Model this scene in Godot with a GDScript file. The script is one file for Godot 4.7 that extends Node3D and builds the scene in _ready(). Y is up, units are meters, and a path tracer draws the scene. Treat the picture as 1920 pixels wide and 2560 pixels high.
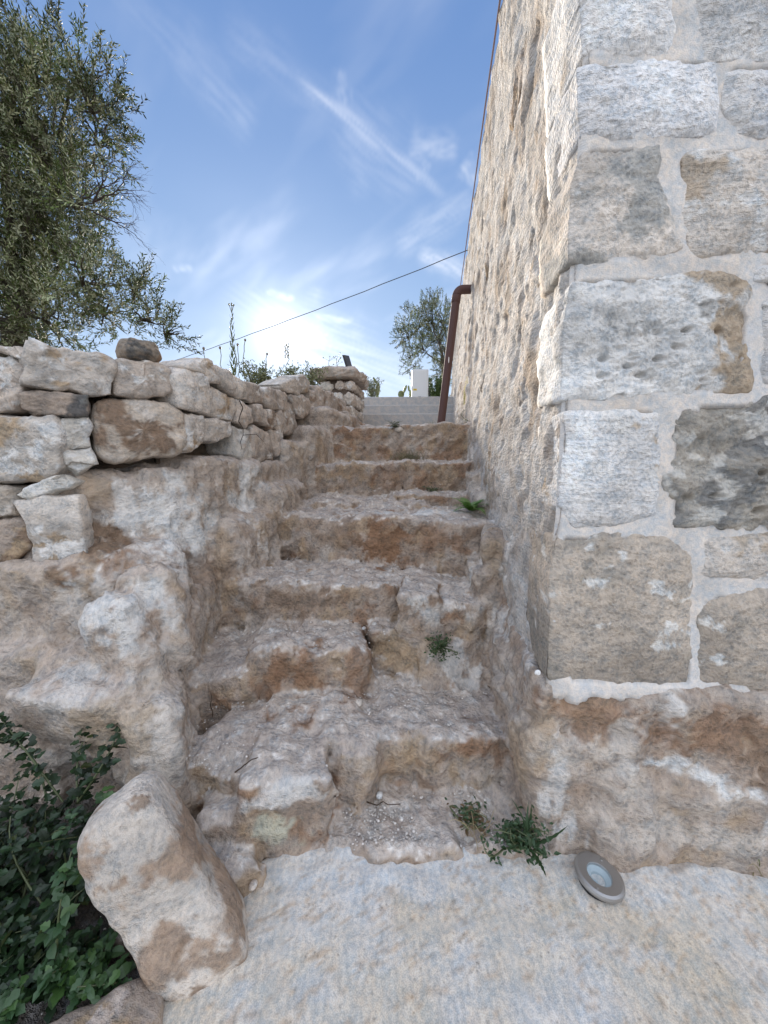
extends Node3D
# A flight of rock-cut steps between a dry stone wall and the corner of a stone house, seen against a bright evening sky.

var fbm := FastNoiseLite.new()      # broad, soft
var fine := FastNoiseLite.new()     # small grain
var cells := FastNoiseLite.new()    # chipped facets
var ridge := FastNoiseLite.new()    # cracks and folds
var chips := FastNoiseLite.new()     # flat chips with sharp borders
var blot := FastNoiseLite.new()     # ragged stains
var rng := RandomNumberGenerator.new()
var M := {}
var used := {}

# ---------------------------------------------------------------- naming
func numbered(called: String) -> String:
	if not used.has(called):
		used[called] = 0
		return called
	used[called] += 1
	return "%s_%03d" % [called, used[called]]

func tag(o: Node, label := "", category := "", group := "", kind := "") -> Node:
	if label: o.set_meta("label", label)
	if category: o.set_meta("category", category)
	if group: o.set_meta("group", group)
	if kind: o.set_meta("kind", kind)
	return o

func base(called: String, at: Vector3, label: String, category: String, group := "") -> Node3D:
	var o := Node3D.new()
	o.name = numbered(called)
	add_child(o)
	o.position = at
	tag(o, label, category, group)
	return o

func put(called: String, mesh: Mesh, m: Material, parent: Node = null) -> MeshInstance3D:
	var o := MeshInstance3D.new()
	o.mesh = mesh
	o.material_override = m
	if parent == null:
		o.name = numbered(called)
		add_child(o)
	else:
		var n := 0
		var want := called
		while parent.has_node(NodePath(want)):
			n += 1
			want = "%s_%03d" % [called, n]
		o.name = want
		parent.add_child(o)
	return o

# many-piece parents: has_node() would be slow to count up, so count here
var part_count := {}
func piece(called: String, mesh: Mesh, m: Material, parent: Node) -> MeshInstance3D:
	var o := MeshInstance3D.new()
	o.mesh = mesh
	o.material_override = m
	var key := str(parent.get_instance_id()) + called
	var n: int = part_count.get(key, 0)
	part_count[key] = n + 1
	o.name = called if n == 0 else "%s_%03d" % [called, n]
	parent.add_child(o)
	return o

# ---------------------------------------------------------------- meshes
func array_mesh(P: PackedVector3Array, N: PackedVector3Array, C: PackedColorArray, I: PackedInt32Array) -> ArrayMesh:
	var a := []
	a.resize(Mesh.ARRAY_MAX)
	a[Mesh.ARRAY_VERTEX] = P
	a[Mesh.ARRAY_NORMAL] = N
	if C.size() > 0: a[Mesh.ARRAY_COLOR] = C
	a[Mesh.ARRAY_INDEX] = I
	var m := ArrayMesh.new()
	m.add_surface_from_arrays(Mesh.PRIMITIVE_TRIANGLES, a)
	return m

func normals_of(P: PackedVector3Array, I: PackedInt32Array) -> PackedVector3Array:
	var N := PackedVector3Array()
	N.resize(P.size())
	for k in range(0, I.size(), 3):
		var a := I[k]
		var b := I[k + 1]
		var c := I[k + 2]
		var n := (P[c] - P[a]).cross(P[b] - P[a])
		N[a] += n
		N[b] += n
		N[c] += n
	for k in N.size():
		N[k] = N[k].normalized()
	return N

# rows x cols grid of points -> triangles whose front is on the side where (row step) x (col step) looks away
func grid_index(rows: int, cols: int, wrap: bool, flip: bool) -> PackedInt32Array:
	var I := PackedInt32Array()
	var cc := cols if wrap else cols - 1
	for r in rows - 1:
		for c in cc:
			var a := r * cols + c
			var b := r * cols + (c + 1) % cols
			var d := a + cols
			var e := b + cols
			if flip:
				I.append_array([a, d, b, b, d, e])
			else:
				I.append_array([a, b, d, b, e, d])
	return I

func tube(path: PackedVector3Array, radii: PackedFloat32Array, sides := 8, col := Color.WHITE, cap := true) -> ArrayMesh:
	var P := PackedVector3Array()
	var C := PackedColorArray()
	var up := Vector3(0.13, 0.31, 0.94).normalized()
	for k in path.size():
		var t := (path[mini(k + 1, path.size() - 1)] - path[maxi(k - 1, 0)]).normalized()
		var x := t.cross(up)
		if x.length() < 0.05: x = t.cross(Vector3.RIGHT)
		x = x.normalized()
		up = x.cross(t).normalized()
		for s in sides:
			var a := TAU * s / sides
			P.append(path[k] + (x * cos(a) + up * sin(a)) * radii[k])
			C.append(col)
	var I := grid_index(path.size(), sides, true, false)
	if cap:
		for e in [0, path.size() - 1]:
			var mid := P.size()
			P.append(path[e])
			C.append(col)
			for s in sides:
				var a: int = e * sides + s
				var b: int = e * sides + (s + 1) % sides
				if e == 0: I.append_array([mid, b, a])
				else: I.append_array([mid, a, b])
	return array_mesh(P, normals_of(P, I), C, I)

func rod(a: Vector3, b: Vector3, ra: float, rb: float, sides := 6, col := Color.WHITE) -> ArrayMesh:
	return tube(PackedVector3Array([a, b]), PackedFloat32Array([ra, rb]), sides, col)

# box with chamfered edges
func block(size: Vector3, bevel := 0.01, col := Color.WHITE) -> ArrayMesh:
	var st := SurfaceTool.new()
	st.begin(Mesh.PRIMITIVE_TRIANGLES)
	var h := size * 0.5
	var pts := {}
	for axis in 3:
		for sgn in [-1.0, 1.0]:
			var u := (axis + 1) % 3
			var v := (axis + 2) % 3
			var q: Array[Vector3] = []
			for k in [[-1.0, -1.0], [1.0, -1.0], [1.0, 1.0], [-1.0, 1.0]]:
				var p := Vector3.ZERO
				p[axis] = sgn * h[axis]
				p[u] = k[0] * (h[u] - bevel)
				p[v] = k[1] * (h[v] - bevel)
				q.append(p)
			_quad(st, q[0], q[1], q[2], q[3], q[0] + q[1] + q[2] + q[3], col)
	for axis in 3:
		var u := (axis + 1) % 3
		var v := (axis + 2) % 3
		for su in [-1.0, 1.0]:
			for sv in [-1.0, 1.0]:
				var a := Vector3.ZERO
				a[u] = su * h[u]
				a[v] = sv * (h[v] - bevel)
				var b := Vector3.ZERO
				b[u] = su * (h[u] - bevel)
				b[v] = sv * h[v]
				var l := Vector3.ZERO
				l[axis] = h[axis] - bevel
				_quad(st, a - l, b - l, b + l, a + l, a + b, col)
	for sx in [-1.0, 1.0]:
		for sy in [-1.0, 1.0]:
			for sz in [-1.0, 1.0]:
				var s := Vector3(sx, sy, sz)
				var i := s * (h - Vector3.ONE * bevel)
				_tri(st, i + Vector3(sx * bevel, 0, 0), i + Vector3(0, sy * bevel, 0), i + Vector3(0, 0, sz * bevel), s, col)
	return st.commit()

func _tri(st: SurfaceTool, a: Vector3, b: Vector3, c: Vector3, out: Vector3, col: Color) -> void:
	var n := (c - a).cross(b - a)
	if n.dot(out) < 0.0:
		var t := b
		b = c
		c = t
		n = -n
	n = n.normalized()
	for p in [a, b, c]:
		st.set_normal(n)
		st.set_color(col)
		st.add_vertex(p)

func _quad(st: SurfaceTool, a: Vector3, b: Vector3, c: Vector3, d: Vector3, out: Vector3, col: Color) -> void:
	_tri(st, a, b, c, out, col)
	_tri(st, a, c, d, out, col)

# surface of revolution about y: profile of (radius, height)
func lathe(profile: PackedVector2Array, sides := 24, col := Color.WHITE) -> ArrayMesh:
	var st := SurfaceTool.new()
	st.begin(Mesh.PRIMITIVE_TRIANGLES)
	for k in profile.size() - 1:
		var p := profile[k]
		var q := profile[k + 1]
		var nn := Vector2(-(q.y - p.y), q.x - p.x)
		for s in sides:
			var a := TAU * s / sides
			var b := TAU * (s + 1) / sides
			var da := Vector3(cos(a), 0, sin(a))
			var db := Vector3(cos(b), 0, sin(b))
			var v := [da * p.x + Vector3.UP * p.y, db * p.x + Vector3.UP * p.y, db * q.x + Vector3.UP * q.y, da * q.x + Vector3.UP * q.y]
			var out: Vector3 = ((da + db) * 0.5 * nn.x + Vector3.UP * nn.y)
			_quad(st, v[0], v[1], v[2], v[3], out, col)
	return st.commit()

func multi(mesh: Mesh, where: Array[Transform3D], tints: PackedColorArray, called: String, m: Material, parent: Node) -> MultiMeshInstance3D:
	var mm := MultiMesh.new()
	mm.transform_format = MultiMesh.TRANSFORM_3D
	mm.use_colors = true
	mm.mesh = mesh
	mm.instance_count = where.size()
	for k in where.size():
		mm.set_instance_transform(k, where[k])
		mm.set_instance_color(k, tints[k])
	var o := MultiMeshInstance3D.new()
	o.multimesh = mm
	o.material_override = m
	if parent == self:
		o.name = numbered(called)
	else:
		o.name = called
	parent.add_child(o, true)
	o.set_meta("kind", "stuff")
	return o

# ---------------------------------------------------------------- colours
const BEIGE := Color(0.455, 0.37, 0.305)
const PALE := Color(0.655, 0.59, 0.525)
const WHITE := Color(0.80, 0.78, 0.75)
const RUST := Color(0.33, 0.20, 0.125)
const BROWN := Color(0.29, 0.205, 0.145)
const OCHRE := Color(0.46, 0.335, 0.215)
const GREY := Color(0.33, 0.315, 0.29)
const DARK := Color(0.10, 0.10, 0.10)
const DUST := Color(0.56, 0.48, 0.425)

func sstep(a: float, b: float, x: float) -> float:
	var t := clampf((x - a) / (b - a), 0.0, 1.0)
	return t * t * (3.0 - 2.0 * t)

# a stone face: base colour, first and second stain with their share (0..1)
func stone_colour(p: Vector3, c0: Color, c1: Color, s1: float, c2: Color, s2: float) -> Color:
	var a := blot.get_noise_3d(p.x * 3.0, p.y * 3.0, p.z * 3.0)
	var b := blot.get_noise_3d(p.x * 5.0 + 31.0, p.y * 7.0, p.z * 5.0)
	var f := fine.get_noise_3dv(p)
	var c := c0 * (1.04 + 0.5 * fbm.get_noise_3dv(p * 2.2))
	c = c.lerp(c1, sstep(0.42 - s1, 0.62 - s1, a + f * 0.14) * 0.85)
	c = c.lerp(c2, sstep(0.46 - s2, 0.58 - s2, b + f * 0.16) * 0.85)
	return c * (1.0 + f * 0.13)

func setup_noise() -> void:
	fbm.noise_type = FastNoiseLite.TYPE_SIMPLEX_SMOOTH
	fbm.seed = 11
	fbm.frequency = 1.0
	fbm.fractal_type = FastNoiseLite.FRACTAL_FBM
	fbm.fractal_octaves = 4
	fine.noise_type = FastNoiseLite.TYPE_SIMPLEX
	fine.seed = 5
	fine.frequency = 28.0
	fine.fractal_type = FastNoiseLite.FRACTAL_FBM
	fine.fractal_octaves = 3
	cells.noise_type = FastNoiseLite.TYPE_CELLULAR
	cells.seed = 3
	cells.frequency = 1.0
	cells.cellular_distance_function = FastNoiseLite.DISTANCE_EUCLIDEAN
	cells.cellular_return_type = FastNoiseLite.RETURN_DISTANCE
	cells.fractal_type = FastNoiseLite.FRACTAL_NONE
	chips.noise_type = FastNoiseLite.TYPE_CELLULAR
	chips.seed = 13
	chips.frequency = 1.0
	chips.cellular_return_type = FastNoiseLite.RETURN_CELL_VALUE
	chips.fractal_type = FastNoiseLite.FRACTAL_NONE
	ridge.noise_type = FastNoiseLite.TYPE_SIMPLEX
	ridge.seed = 21
	ridge.frequency = 1.0
	ridge.fractal_type = FastNoiseLite.FRACTAL_RIDGED
	ridge.fractal_octaves = 3
	blot.noise_type = FastNoiseLite.TYPE_SIMPLEX
	blot.seed = 77
	blot.frequency = 1.0
	blot.fractal_type = FastNoiseLite.FRACTAL_FBM
	blot.fractal_octaves = 5
	blot.fractal_gain = 0.6

# ---------------------------------------------------------------- materials
func tex(img: Image) -> ImageTexture:
	img.generate_mipmaps()
	return ImageTexture.create_from_image(img)

# seamless noise as floats 0..1
func field(n: int, freq: float, kind: int, seed_: int, octaves: int, stretch := Vector2.ONE) -> PackedByteArray:
	var f := FastNoiseLite.new()
	f.seed = seed_
	f.frequency = freq
	f.fractal_octaves = octaves
	f.fractal_type = FastNoiseLite.FRACTAL_FBM if octaves > 1 else FastNoiseLite.FRACTAL_NONE
	f.noise_type = FastNoiseLite.TYPE_SIMPLEX if kind == 0 else FastNoiseLite.TYPE_CELLULAR
	var w := int(n / stretch.x)
	var h := int(n / stretch.y)
	var img := f.get_seamless_image(w, h)
	img.convert(Image.FORMAT_L8)
	if w != n or h != n: img.resize(n, n, Image.INTERPOLATE_CUBIC)
	return img.get_data()

func stone_maps(n: int, style: int) -> Array:
	var a := field(n, 0.012, 0, 1 + style, 5)
	var b := field(n, 0.06, 0, 20 + style, 3)
	var g := field(n, 0.25, 0, 40 + style, 2)
	var pits := field(n, 0.045, 1, 60 + style, 1)
	var s := field(n, 0.05, 0, 80 + style, 3, Vector2(4.0, 1.0) if style != 2 else Vector2(1.0, 4.0))
	var col := PackedByteArray()
	var hgt := PackedByteArray()
	col.resize(n * n * 3)
	hgt.resize(n * n)
	for k in n * n:
		var va := a[k] / 255.0 - 0.5
		var vb := b[k] / 255.0 - 0.5
		var vg := g[k] / 255.0 - 0.5
		var vs := s[k] / 255.0 - 0.5
		var pit := clampf((pits[k] / 255.0 - 0.12) * 5.0, 0.0, 1.0) if style != 2 else 1.0
		var h := 0.5
		var l := 0.86
		if style == 0:      # weathered limestone
			h = 0.45 + va * 0.5 + vb * 0.45 + vg * 0.34 + vs * 0.10 - (1.0 - pit) * 0.18
			l = 0.93 + va * 0.20 + vb * 0.20 + vg * 0.24 - (1.0 - pit) * 0.10
		elif style == 1:    # tooled ashlar
			h = 0.45 + va * 0.35 + vb * 0.45 + vg * 0.35 + vs * 0.45 - (1.0 - pit) * 0.10
			l = 0.93 + va * 0.14 + vb * 0.22 + vg * 0.24 + vs * 0.06 - (1.0 - pit) * 0.08
		elif style == 3:    # trowelled lime
			h = 0.5 + va * 0.5 + vb * 0.25 + vg * 0.3
			l = 0.90 + va * 0.10 + vb * 0.10 + vg * 0.12
		else:               # broomed concrete
			h = 0.5 + vb * 0.30 + vg * 0.35 + vs * 0.7
			l = 0.90 + va * 0.08 + vb * 0.14 + vg * 0.20 + vs * 0.10 - clampf((0.16 - pits[k] / 255.0) * 6.0, 0.0, 1.0) * clampf(va * 4.0, 0.0, 1.0) * 0.22
		hgt[k] = int(clampf(h, 0.0, 1.0) * 255.0)
		var w := va * 0.06 + vb * 0.05
		col[k * 3] = int(clampf(l + w, 0.0, 1.0) * 255.0)
		col[k * 3 + 1] = int(clampf(l, 0.0, 1.0) * 255.0)
		col[k * 3 + 2] = int(clampf(l - w, 0.0, 1.0) * 255.0)
	return [tex(Image.create_from_data(n, n, false, Image.FORMAT_RGB8, col)), tex(Image.create_from_data(n, n, false, Image.FORMAT_L8, hgt))]

func rock_material(maps: Array, scale: float, relief: float, world := true) -> StandardMaterial3D:
	var m := StandardMaterial3D.new()
	m.vertex_color_use_as_albedo = true
	m.albedo_texture = maps[0]
	m.heightmap_enabled = true
	m.heightmap_texture = maps[1]
	m.heightmap_scale = relief
	m.uv1_triplanar = true
	m.uv1_world_triplanar = world
	m.uv1_scale = Vector3.ONE * scale
	m.roughness = 0.95
	m.metallic_specular = 0.25
	return m

func plain(c: Color, rough := 0.7, metal := 0.0) -> StandardMaterial3D:
	var m := StandardMaterial3D.new()
	m.albedo_color = c.linear_to_srgb()
	m.roughness = rough
	m.metallic = metal
	return m

func leafy(spec := 0.5, rough := 0.45, back := 0.35) -> StandardMaterial3D:
	var m := StandardMaterial3D.new()
	m.vertex_color_use_as_albedo = true
	m.roughness = rough
	m.metallic_specular = spec
	m.backlight_enabled = true
	m.backlight = Color(back, back, back * 0.6)
	m.cull_mode = BaseMaterial3D.CULL_DISABLED
	return m

func make_materials() -> void:
	var lime := stone_maps(512, 0)
	var tooled := stone_maps(512, 1)
	var broom := stone_maps(512, 2)
	var trowel := stone_maps(512, 3)
	M.rock = rock_material(lime, 1.7, 1.0)
	M.stone = rock_material(lime, 2.3, 0.7)
	M.boulder = rock_material(lime, 2.0, 0.8)
	M.ashlar = rock_material(tooled, 2.1, 0.9)
	M.mortar = rock_material(trowel, 1.5, 0.4)
	M.concrete = rock_material(broom, 1.6, 0.22)
	M.soil = rock_material(lime, 2.6, 1.6)
	M.leaf = leafy()
	M.olive = leafy(0.35, 0.5, 0.3)
	M.bark = rock_material(lime, 5.0, 1.2)
	M.pipe = plain(Color(0.085, 0.042, 0.038), 0.75)
	M.trim = plain(Color(0.36, 0.27, 0.27), 0.95)
	M.trim.metallic_specular = 0.1
	M.cable = plain(Color(0.06, 0.06, 0.065), 0.6)
	M.steel = plain(Color(0.42, 0.41, 0.40), 0.38, 0.85)
	M.cabinet = plain(Color(0.62, 0.64, 0.66), 0.5)
	M.black = plain(Color(0.02, 0.02, 0.022), 0.5)
	M.slate = plain(Color(0.035, 0.038, 0.045), 0.4)
	M.yellow = plain(Color(0.75, 0.55, 0.05), 0.6)
	M.lens = plain(Color(0.42, 0.50, 0.53), 0.25)
	M.shell = plain(Color(0.78, 0.76, 0.74), 0.4)


# ---------------------------------------------------------------- bedrock as a solid: rounded blocks joined, then meshed
var bi: Array[Transform3D] = []      # inverse placements
var bh := PackedVector3Array()       # half sizes less rounding
var br := PackedFloat32Array()       # rounding
var bp := PackedInt32Array()         # which part the surface belongs to

func rock(part: int, lo: Vector3, hi: Vector3, round_ := 0.03, yaw := 0.0, pitch := 0.0, roll := 0.0) -> void:
	var mid := (lo + hi) * 0.5
	var b := Basis.from_euler(Vector3(deg_to_rad(pitch), deg_to_rad(yaw), deg_to_rad(roll)))
	bi.append(Transform3D(b, mid).affine_inverse())
	bh.append((hi - lo) * 0.5 - Vector3.ONE * round_)
	br.append(round_)
	bp.append(part)

func block_distance(j: int, p: Vector3) -> float:
	var q: Vector3 = (bi[j] * p).abs() - bh[j]
	return q.max(Vector3.ZERO).length() + minf(maxf(q.x, maxf(q.y, q.z)), 0.0) - br[j]

func bumps(p: Vector3) -> float:
	var w := fbm.get_noise_3d(p.x * 3.4, p.y * 2.8, p.z * 3.4) * 0.034
	w += ridge.get_noise_3d(p.x * 5.5, p.y * 4.0, p.z * 5.5) * 0.017
	w += (cells.get_noise_3d(p.x * 8.0, p.y * 9.0, p.z * 8.0) + 0.5) * 0.015
	w += fine.get_noise_3d(p.x * 0.9, p.y * 0.9, p.z * 0.9) * 0.010
	var v := Vector3(p.x, p.y, p.z) + Vector3(fbm.get_noise_3d(p.x * 5.0, p.y * 5.0, p.z * 5.0), 0.0, 0.0) * 0.03
	w += chips.get_noise_3d(v.x * 6.5, v.y * 5.0, v.z * 6.5) * 0.007 + chips.get_noise_3d(v.x * 15.0, v.y * 18.0, v.z * 15.0) * 0.003
	return w

# deep inside the house or behind the dry wall: nothing of the rock's surface shows there
func buried(c: Vector3) -> bool:
	var q := Vector2(c.x, c.z) - CORNER
	if q.dot(OUT) < -0.20 and q.dot(Vector2(-0.0523, 0.9986)) < -0.20: return true
	if c.x > 1.75 and c.y > 0.75: return true
	return c.y > 0.9 and ((c.x < -1.30 and c.z < -2.05) or (c.z < -2.0 and c.x < -1.28 + (-c.z - 2.0) * 0.14))

var job_at: Array[Vector3i] = []
var job_lists: Array[PackedInt32Array] = []
var job_lo := Vector3.ZERO
var job_cell := 0.01
var job_out := []

# signed distances at the corners of one block of cells
func solve_block(a: int) -> void:
	var k := 0.022
	var got := PackedFloat32Array()
	got.resize(729)
	var o := job_at[a]
	var l := job_lists[a]
	var at := 0
	for z in 9:
		for y in 9:
			var p := job_lo + Vector3(o.x, o.y + y, o.z + z) * job_cell
			for x in 9:
				var d := 1e3
				for j in l:
					var q: Vector3 = (bi[j] * p).abs() - bh[j]
					var e := q.max(Vector3.ZERO).length() + minf(maxf(q.x, maxf(q.y, q.z)), 0.0) - br[j]
					var h := k - absf(d - e)
					d = minf(d, e)
					if h > 0.0: d -= h * h / k * 0.25
				if absf(d) < 0.14: d -= bumps(p)
				got[at] = d
				at += 1
				p.x += job_cell
	job_out[a] = got

# meshes the joined blocks inside the box lo..hi; returns part -> ArrayMesh
func mesh_rock(lo: Vector3, hi: Vector3, cell: float, painter: Callable) -> Dictionary:
	var nb := 8
	var bx := int(ceil((hi.x - lo.x) / cell / nb))
	var by := int(ceil((hi.y - lo.y) / cell / nb))
	var bz := int(ceil((hi.z - lo.z) / cell / nb))
	var sx := bx * nb + 1
	var sy := by * nb + 1
	var sz := bz * nb + 1
	var sxy := sx * sy
	var D := PackedFloat32Array()
	D.resize(sxy * sz)
	D.fill(9.0)
	var V := PackedInt32Array()
	V.resize(sxy * sz)
	V.fill(-1)
	var side := cell * nb
	var reach := side * 0.87 + 0.03
	var active: Array[Vector3i] = []
	var lists: Array[PackedInt32Array] = []
	var n := bi.size()
	var dist := PackedFloat32Array()
	dist.resize(n)
	for z in bz:
		for y in by:
			for x in bx:
				var c := lo + Vector3(x + 0.5, y + 0.5, z + 0.5) * side
				if buried(c): continue
				var m := 1e9
				for j in n:
					var d := block_distance(j, c)
					dist[j] = d
					m = minf(m, d)
				if absf(m) > reach + 0.06 or absf(m - bumps(c)) > reach: continue
				var l := PackedInt32Array()
				for j in n:
					if dist[j] < m + side * 1.74 + 0.03: l.append(j)
				active.append(Vector3i(x, y, z) * nb)
				lists.append(l)
	job_at = active
	job_lists = lists
	job_lo = lo
	job_cell = cell
	job_out = []
	job_out.resize(active.size())
	var group := WorkerThreadPool.add_group_task(solve_block, active.size())
	WorkerThreadPool.wait_for_group_task_completion(group)
	for a in active.size():
		var o := active[a]
		var got: PackedFloat32Array = job_out[a]
		var at0 := 0
		for z in range(o.z, o.z + nb + 1):
			for y in range(o.y, o.y + nb + 1):
				var at := z * sxy + y * sx + o.x
				for x in nb + 1:
					D[at + x] = got[at0 + x]
				at0 += nb + 1
	job_out = []
	# one vertex in each cell the surface crosses
	var P := PackedVector3Array()
	var owner_ := PackedInt32Array()
	var off := PackedInt32Array([0, 1, sx, sx + 1, sxy, sxy + 1, sxy + sx, sxy + sx + 1])
	var corner := PackedVector3Array()
	for c in 8: corner.append(Vector3(c & 1, (c >> 1) & 1, (c >> 2) & 1))
	var edges := PackedInt32Array([0, 1, 2, 3, 4, 5, 6, 7, 0, 2, 1, 3, 4, 6, 5, 7, 0, 4, 1, 5, 2, 6, 3, 7])
	var cellat := PackedInt32Array()
	for a in active.size():
		var o := active[a]
		var l := lists[a]
		for z in range(o.z, o.z + nb):
			for y in range(o.y, o.y + nb):
				for x in range(o.x, o.x + nb):
					var at := z * sxy + y * sx + x
					var d0 := D[at]
					if absf(d0) > cell * 7.0: continue
					var neg := 0
					for c in 8:
						if D[at + off[c]] < 0.0: neg += 1
					if neg == 0 or neg == 8: continue
					var s := Vector3.ZERO
					var m := 0
					for e in range(0, 24, 2):
						var ca := edges[e]
						var cb := edges[e + 1]
						var da := D[at + off[ca]]
						var db := D[at + off[cb]]
						if (da < 0.0) != (db < 0.0):
							s += corner[ca].lerp(corner[cb], da / (da - db))
							m += 1
					var p := lo + (Vector3(x, y, z) + s / m) * cell
					V[at] = P.size()
					P.append(p)
					cellat.append(at)
					var best := 1e9
					var who := 0
					for j in l:
						var d := block_distance(j, p)
						if d < best:
							best = d
							who = bp[j]
					owner_.append(who)
	var I := PackedInt32Array()
	var fo := PackedInt32Array()
	var steps := PackedInt32Array([1, sx, sxy])
	for v in P.size():
		var at := cellat[v]
		var d0 := D[at] < 0.0
		for ax in 3:
			var d1 := D[at + steps[ax]] < 0.0
			if d0 == d1: continue
			var u := steps[(ax + 1) % 3]
			var w := steps[(ax + 2) % 3]
			if at - u - w < 0: continue
			var a := V[at - u - w]
			var b := V[at - w]
			var d := V[at - u]
			if a < 0 or b < 0 or d < 0: continue
			if not d0: I.append_array([a, b, v, a, v, d])
			else: I.append_array([a, v, b, a, d, v])
			fo.append(v)
	# patches of one part that are cut off and small go to the part around them
	var quads := fo.size()
	var lump := PackedInt32Array()
	lump.resize(P.size())
	for pass_ in 5:
		var root := PackedInt32Array()
		root.resize(P.size())
		for v in P.size(): root[v] = v
		for q in quads:
			var o := owner_[fo[q]]
			var first := -1
			for e in [0, 1, 2, 5] if I[q * 6 + 2] == fo[q] else [0, 1, 2, 4]:
				var v := I[q * 6 + e]
				if owner_[v] != o: continue
				while root[v] != v:
					root[v] = root[root[v]]
					v = root[v]
				if first < 0: first = v
				elif first != v: root[v] = first
		var count := {}
		for v in P.size():
			var r := v
			while root[r] != r: r = root[r]
			root[v] = r
			count[r] = count.get(r, 0) + 1
		if pass_ == 4:
			for v in P.size(): lump[v] = root[v] if count[root[v]] >= 60 else -1
			break
		var heir := {}
		for q in quads:
			for e in 3:
				var v := I[q * 6 + e]
				var n2 := I[q * 6 + (e + 1) % 3]
				if owner_[v] == owner_[n2]: continue
				var rv := root[v]
				var rn := root[n2]
				if count[rv] < count[rn]:
					if count[rv] < 1500 and (not heir.has(rv) or count[rn] > heir[rv].y): heir[rv] = Vector2i(owner_[n2], count[rn])
				elif count[rn] < 1500 and (not heir.has(rn) or count[rv] > heir[rn].y): heir[rn] = Vector2i(owner_[v], count[rv])
		for v in P.size():
			if heir.has(root[v]): owner_[v] = heir[root[v]].x
	var faces := {}
	for q in quads:
		var o := owner_[fo[q]]
		var key := o * 10000000 + lump[fo[q]] + 1
		if not faces.has(key): faces[key] = PackedInt32Array()
		faces[key].append_array(I.slice(q * 6, q * 6 + 6))
	var N := normals_of(P, I)
	var C := PackedColorArray()
	C.resize(P.size())
	for v in P.size():
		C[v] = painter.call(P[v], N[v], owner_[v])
	var out := {}
	for part in faces:
		var f: PackedInt32Array = faces[part]
		var map := PackedInt32Array()
		map.resize(P.size())
		map.fill(-1)
		var p2 := PackedVector3Array()
		var n2 := PackedVector3Array()
		var c2 := PackedColorArray()
		var i2 := PackedInt32Array()
		i2.resize(f.size())
		for e in f.size():
			var v := f[e]
			if map[v] < 0:
				map[v] = p2.size()
				p2.append(P[v])
				n2.append(N[v])
				c2.append(C[v])
			i2[e] = map[v]
		var o: int = part / 10000000
		if not out.has(o): out[o] = []
		out[o].append(array_mesh(p2, n2, c2, i2))
	print("rock cells ", P.size(), " vertices, blocks ", active.size())
	return out

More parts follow.
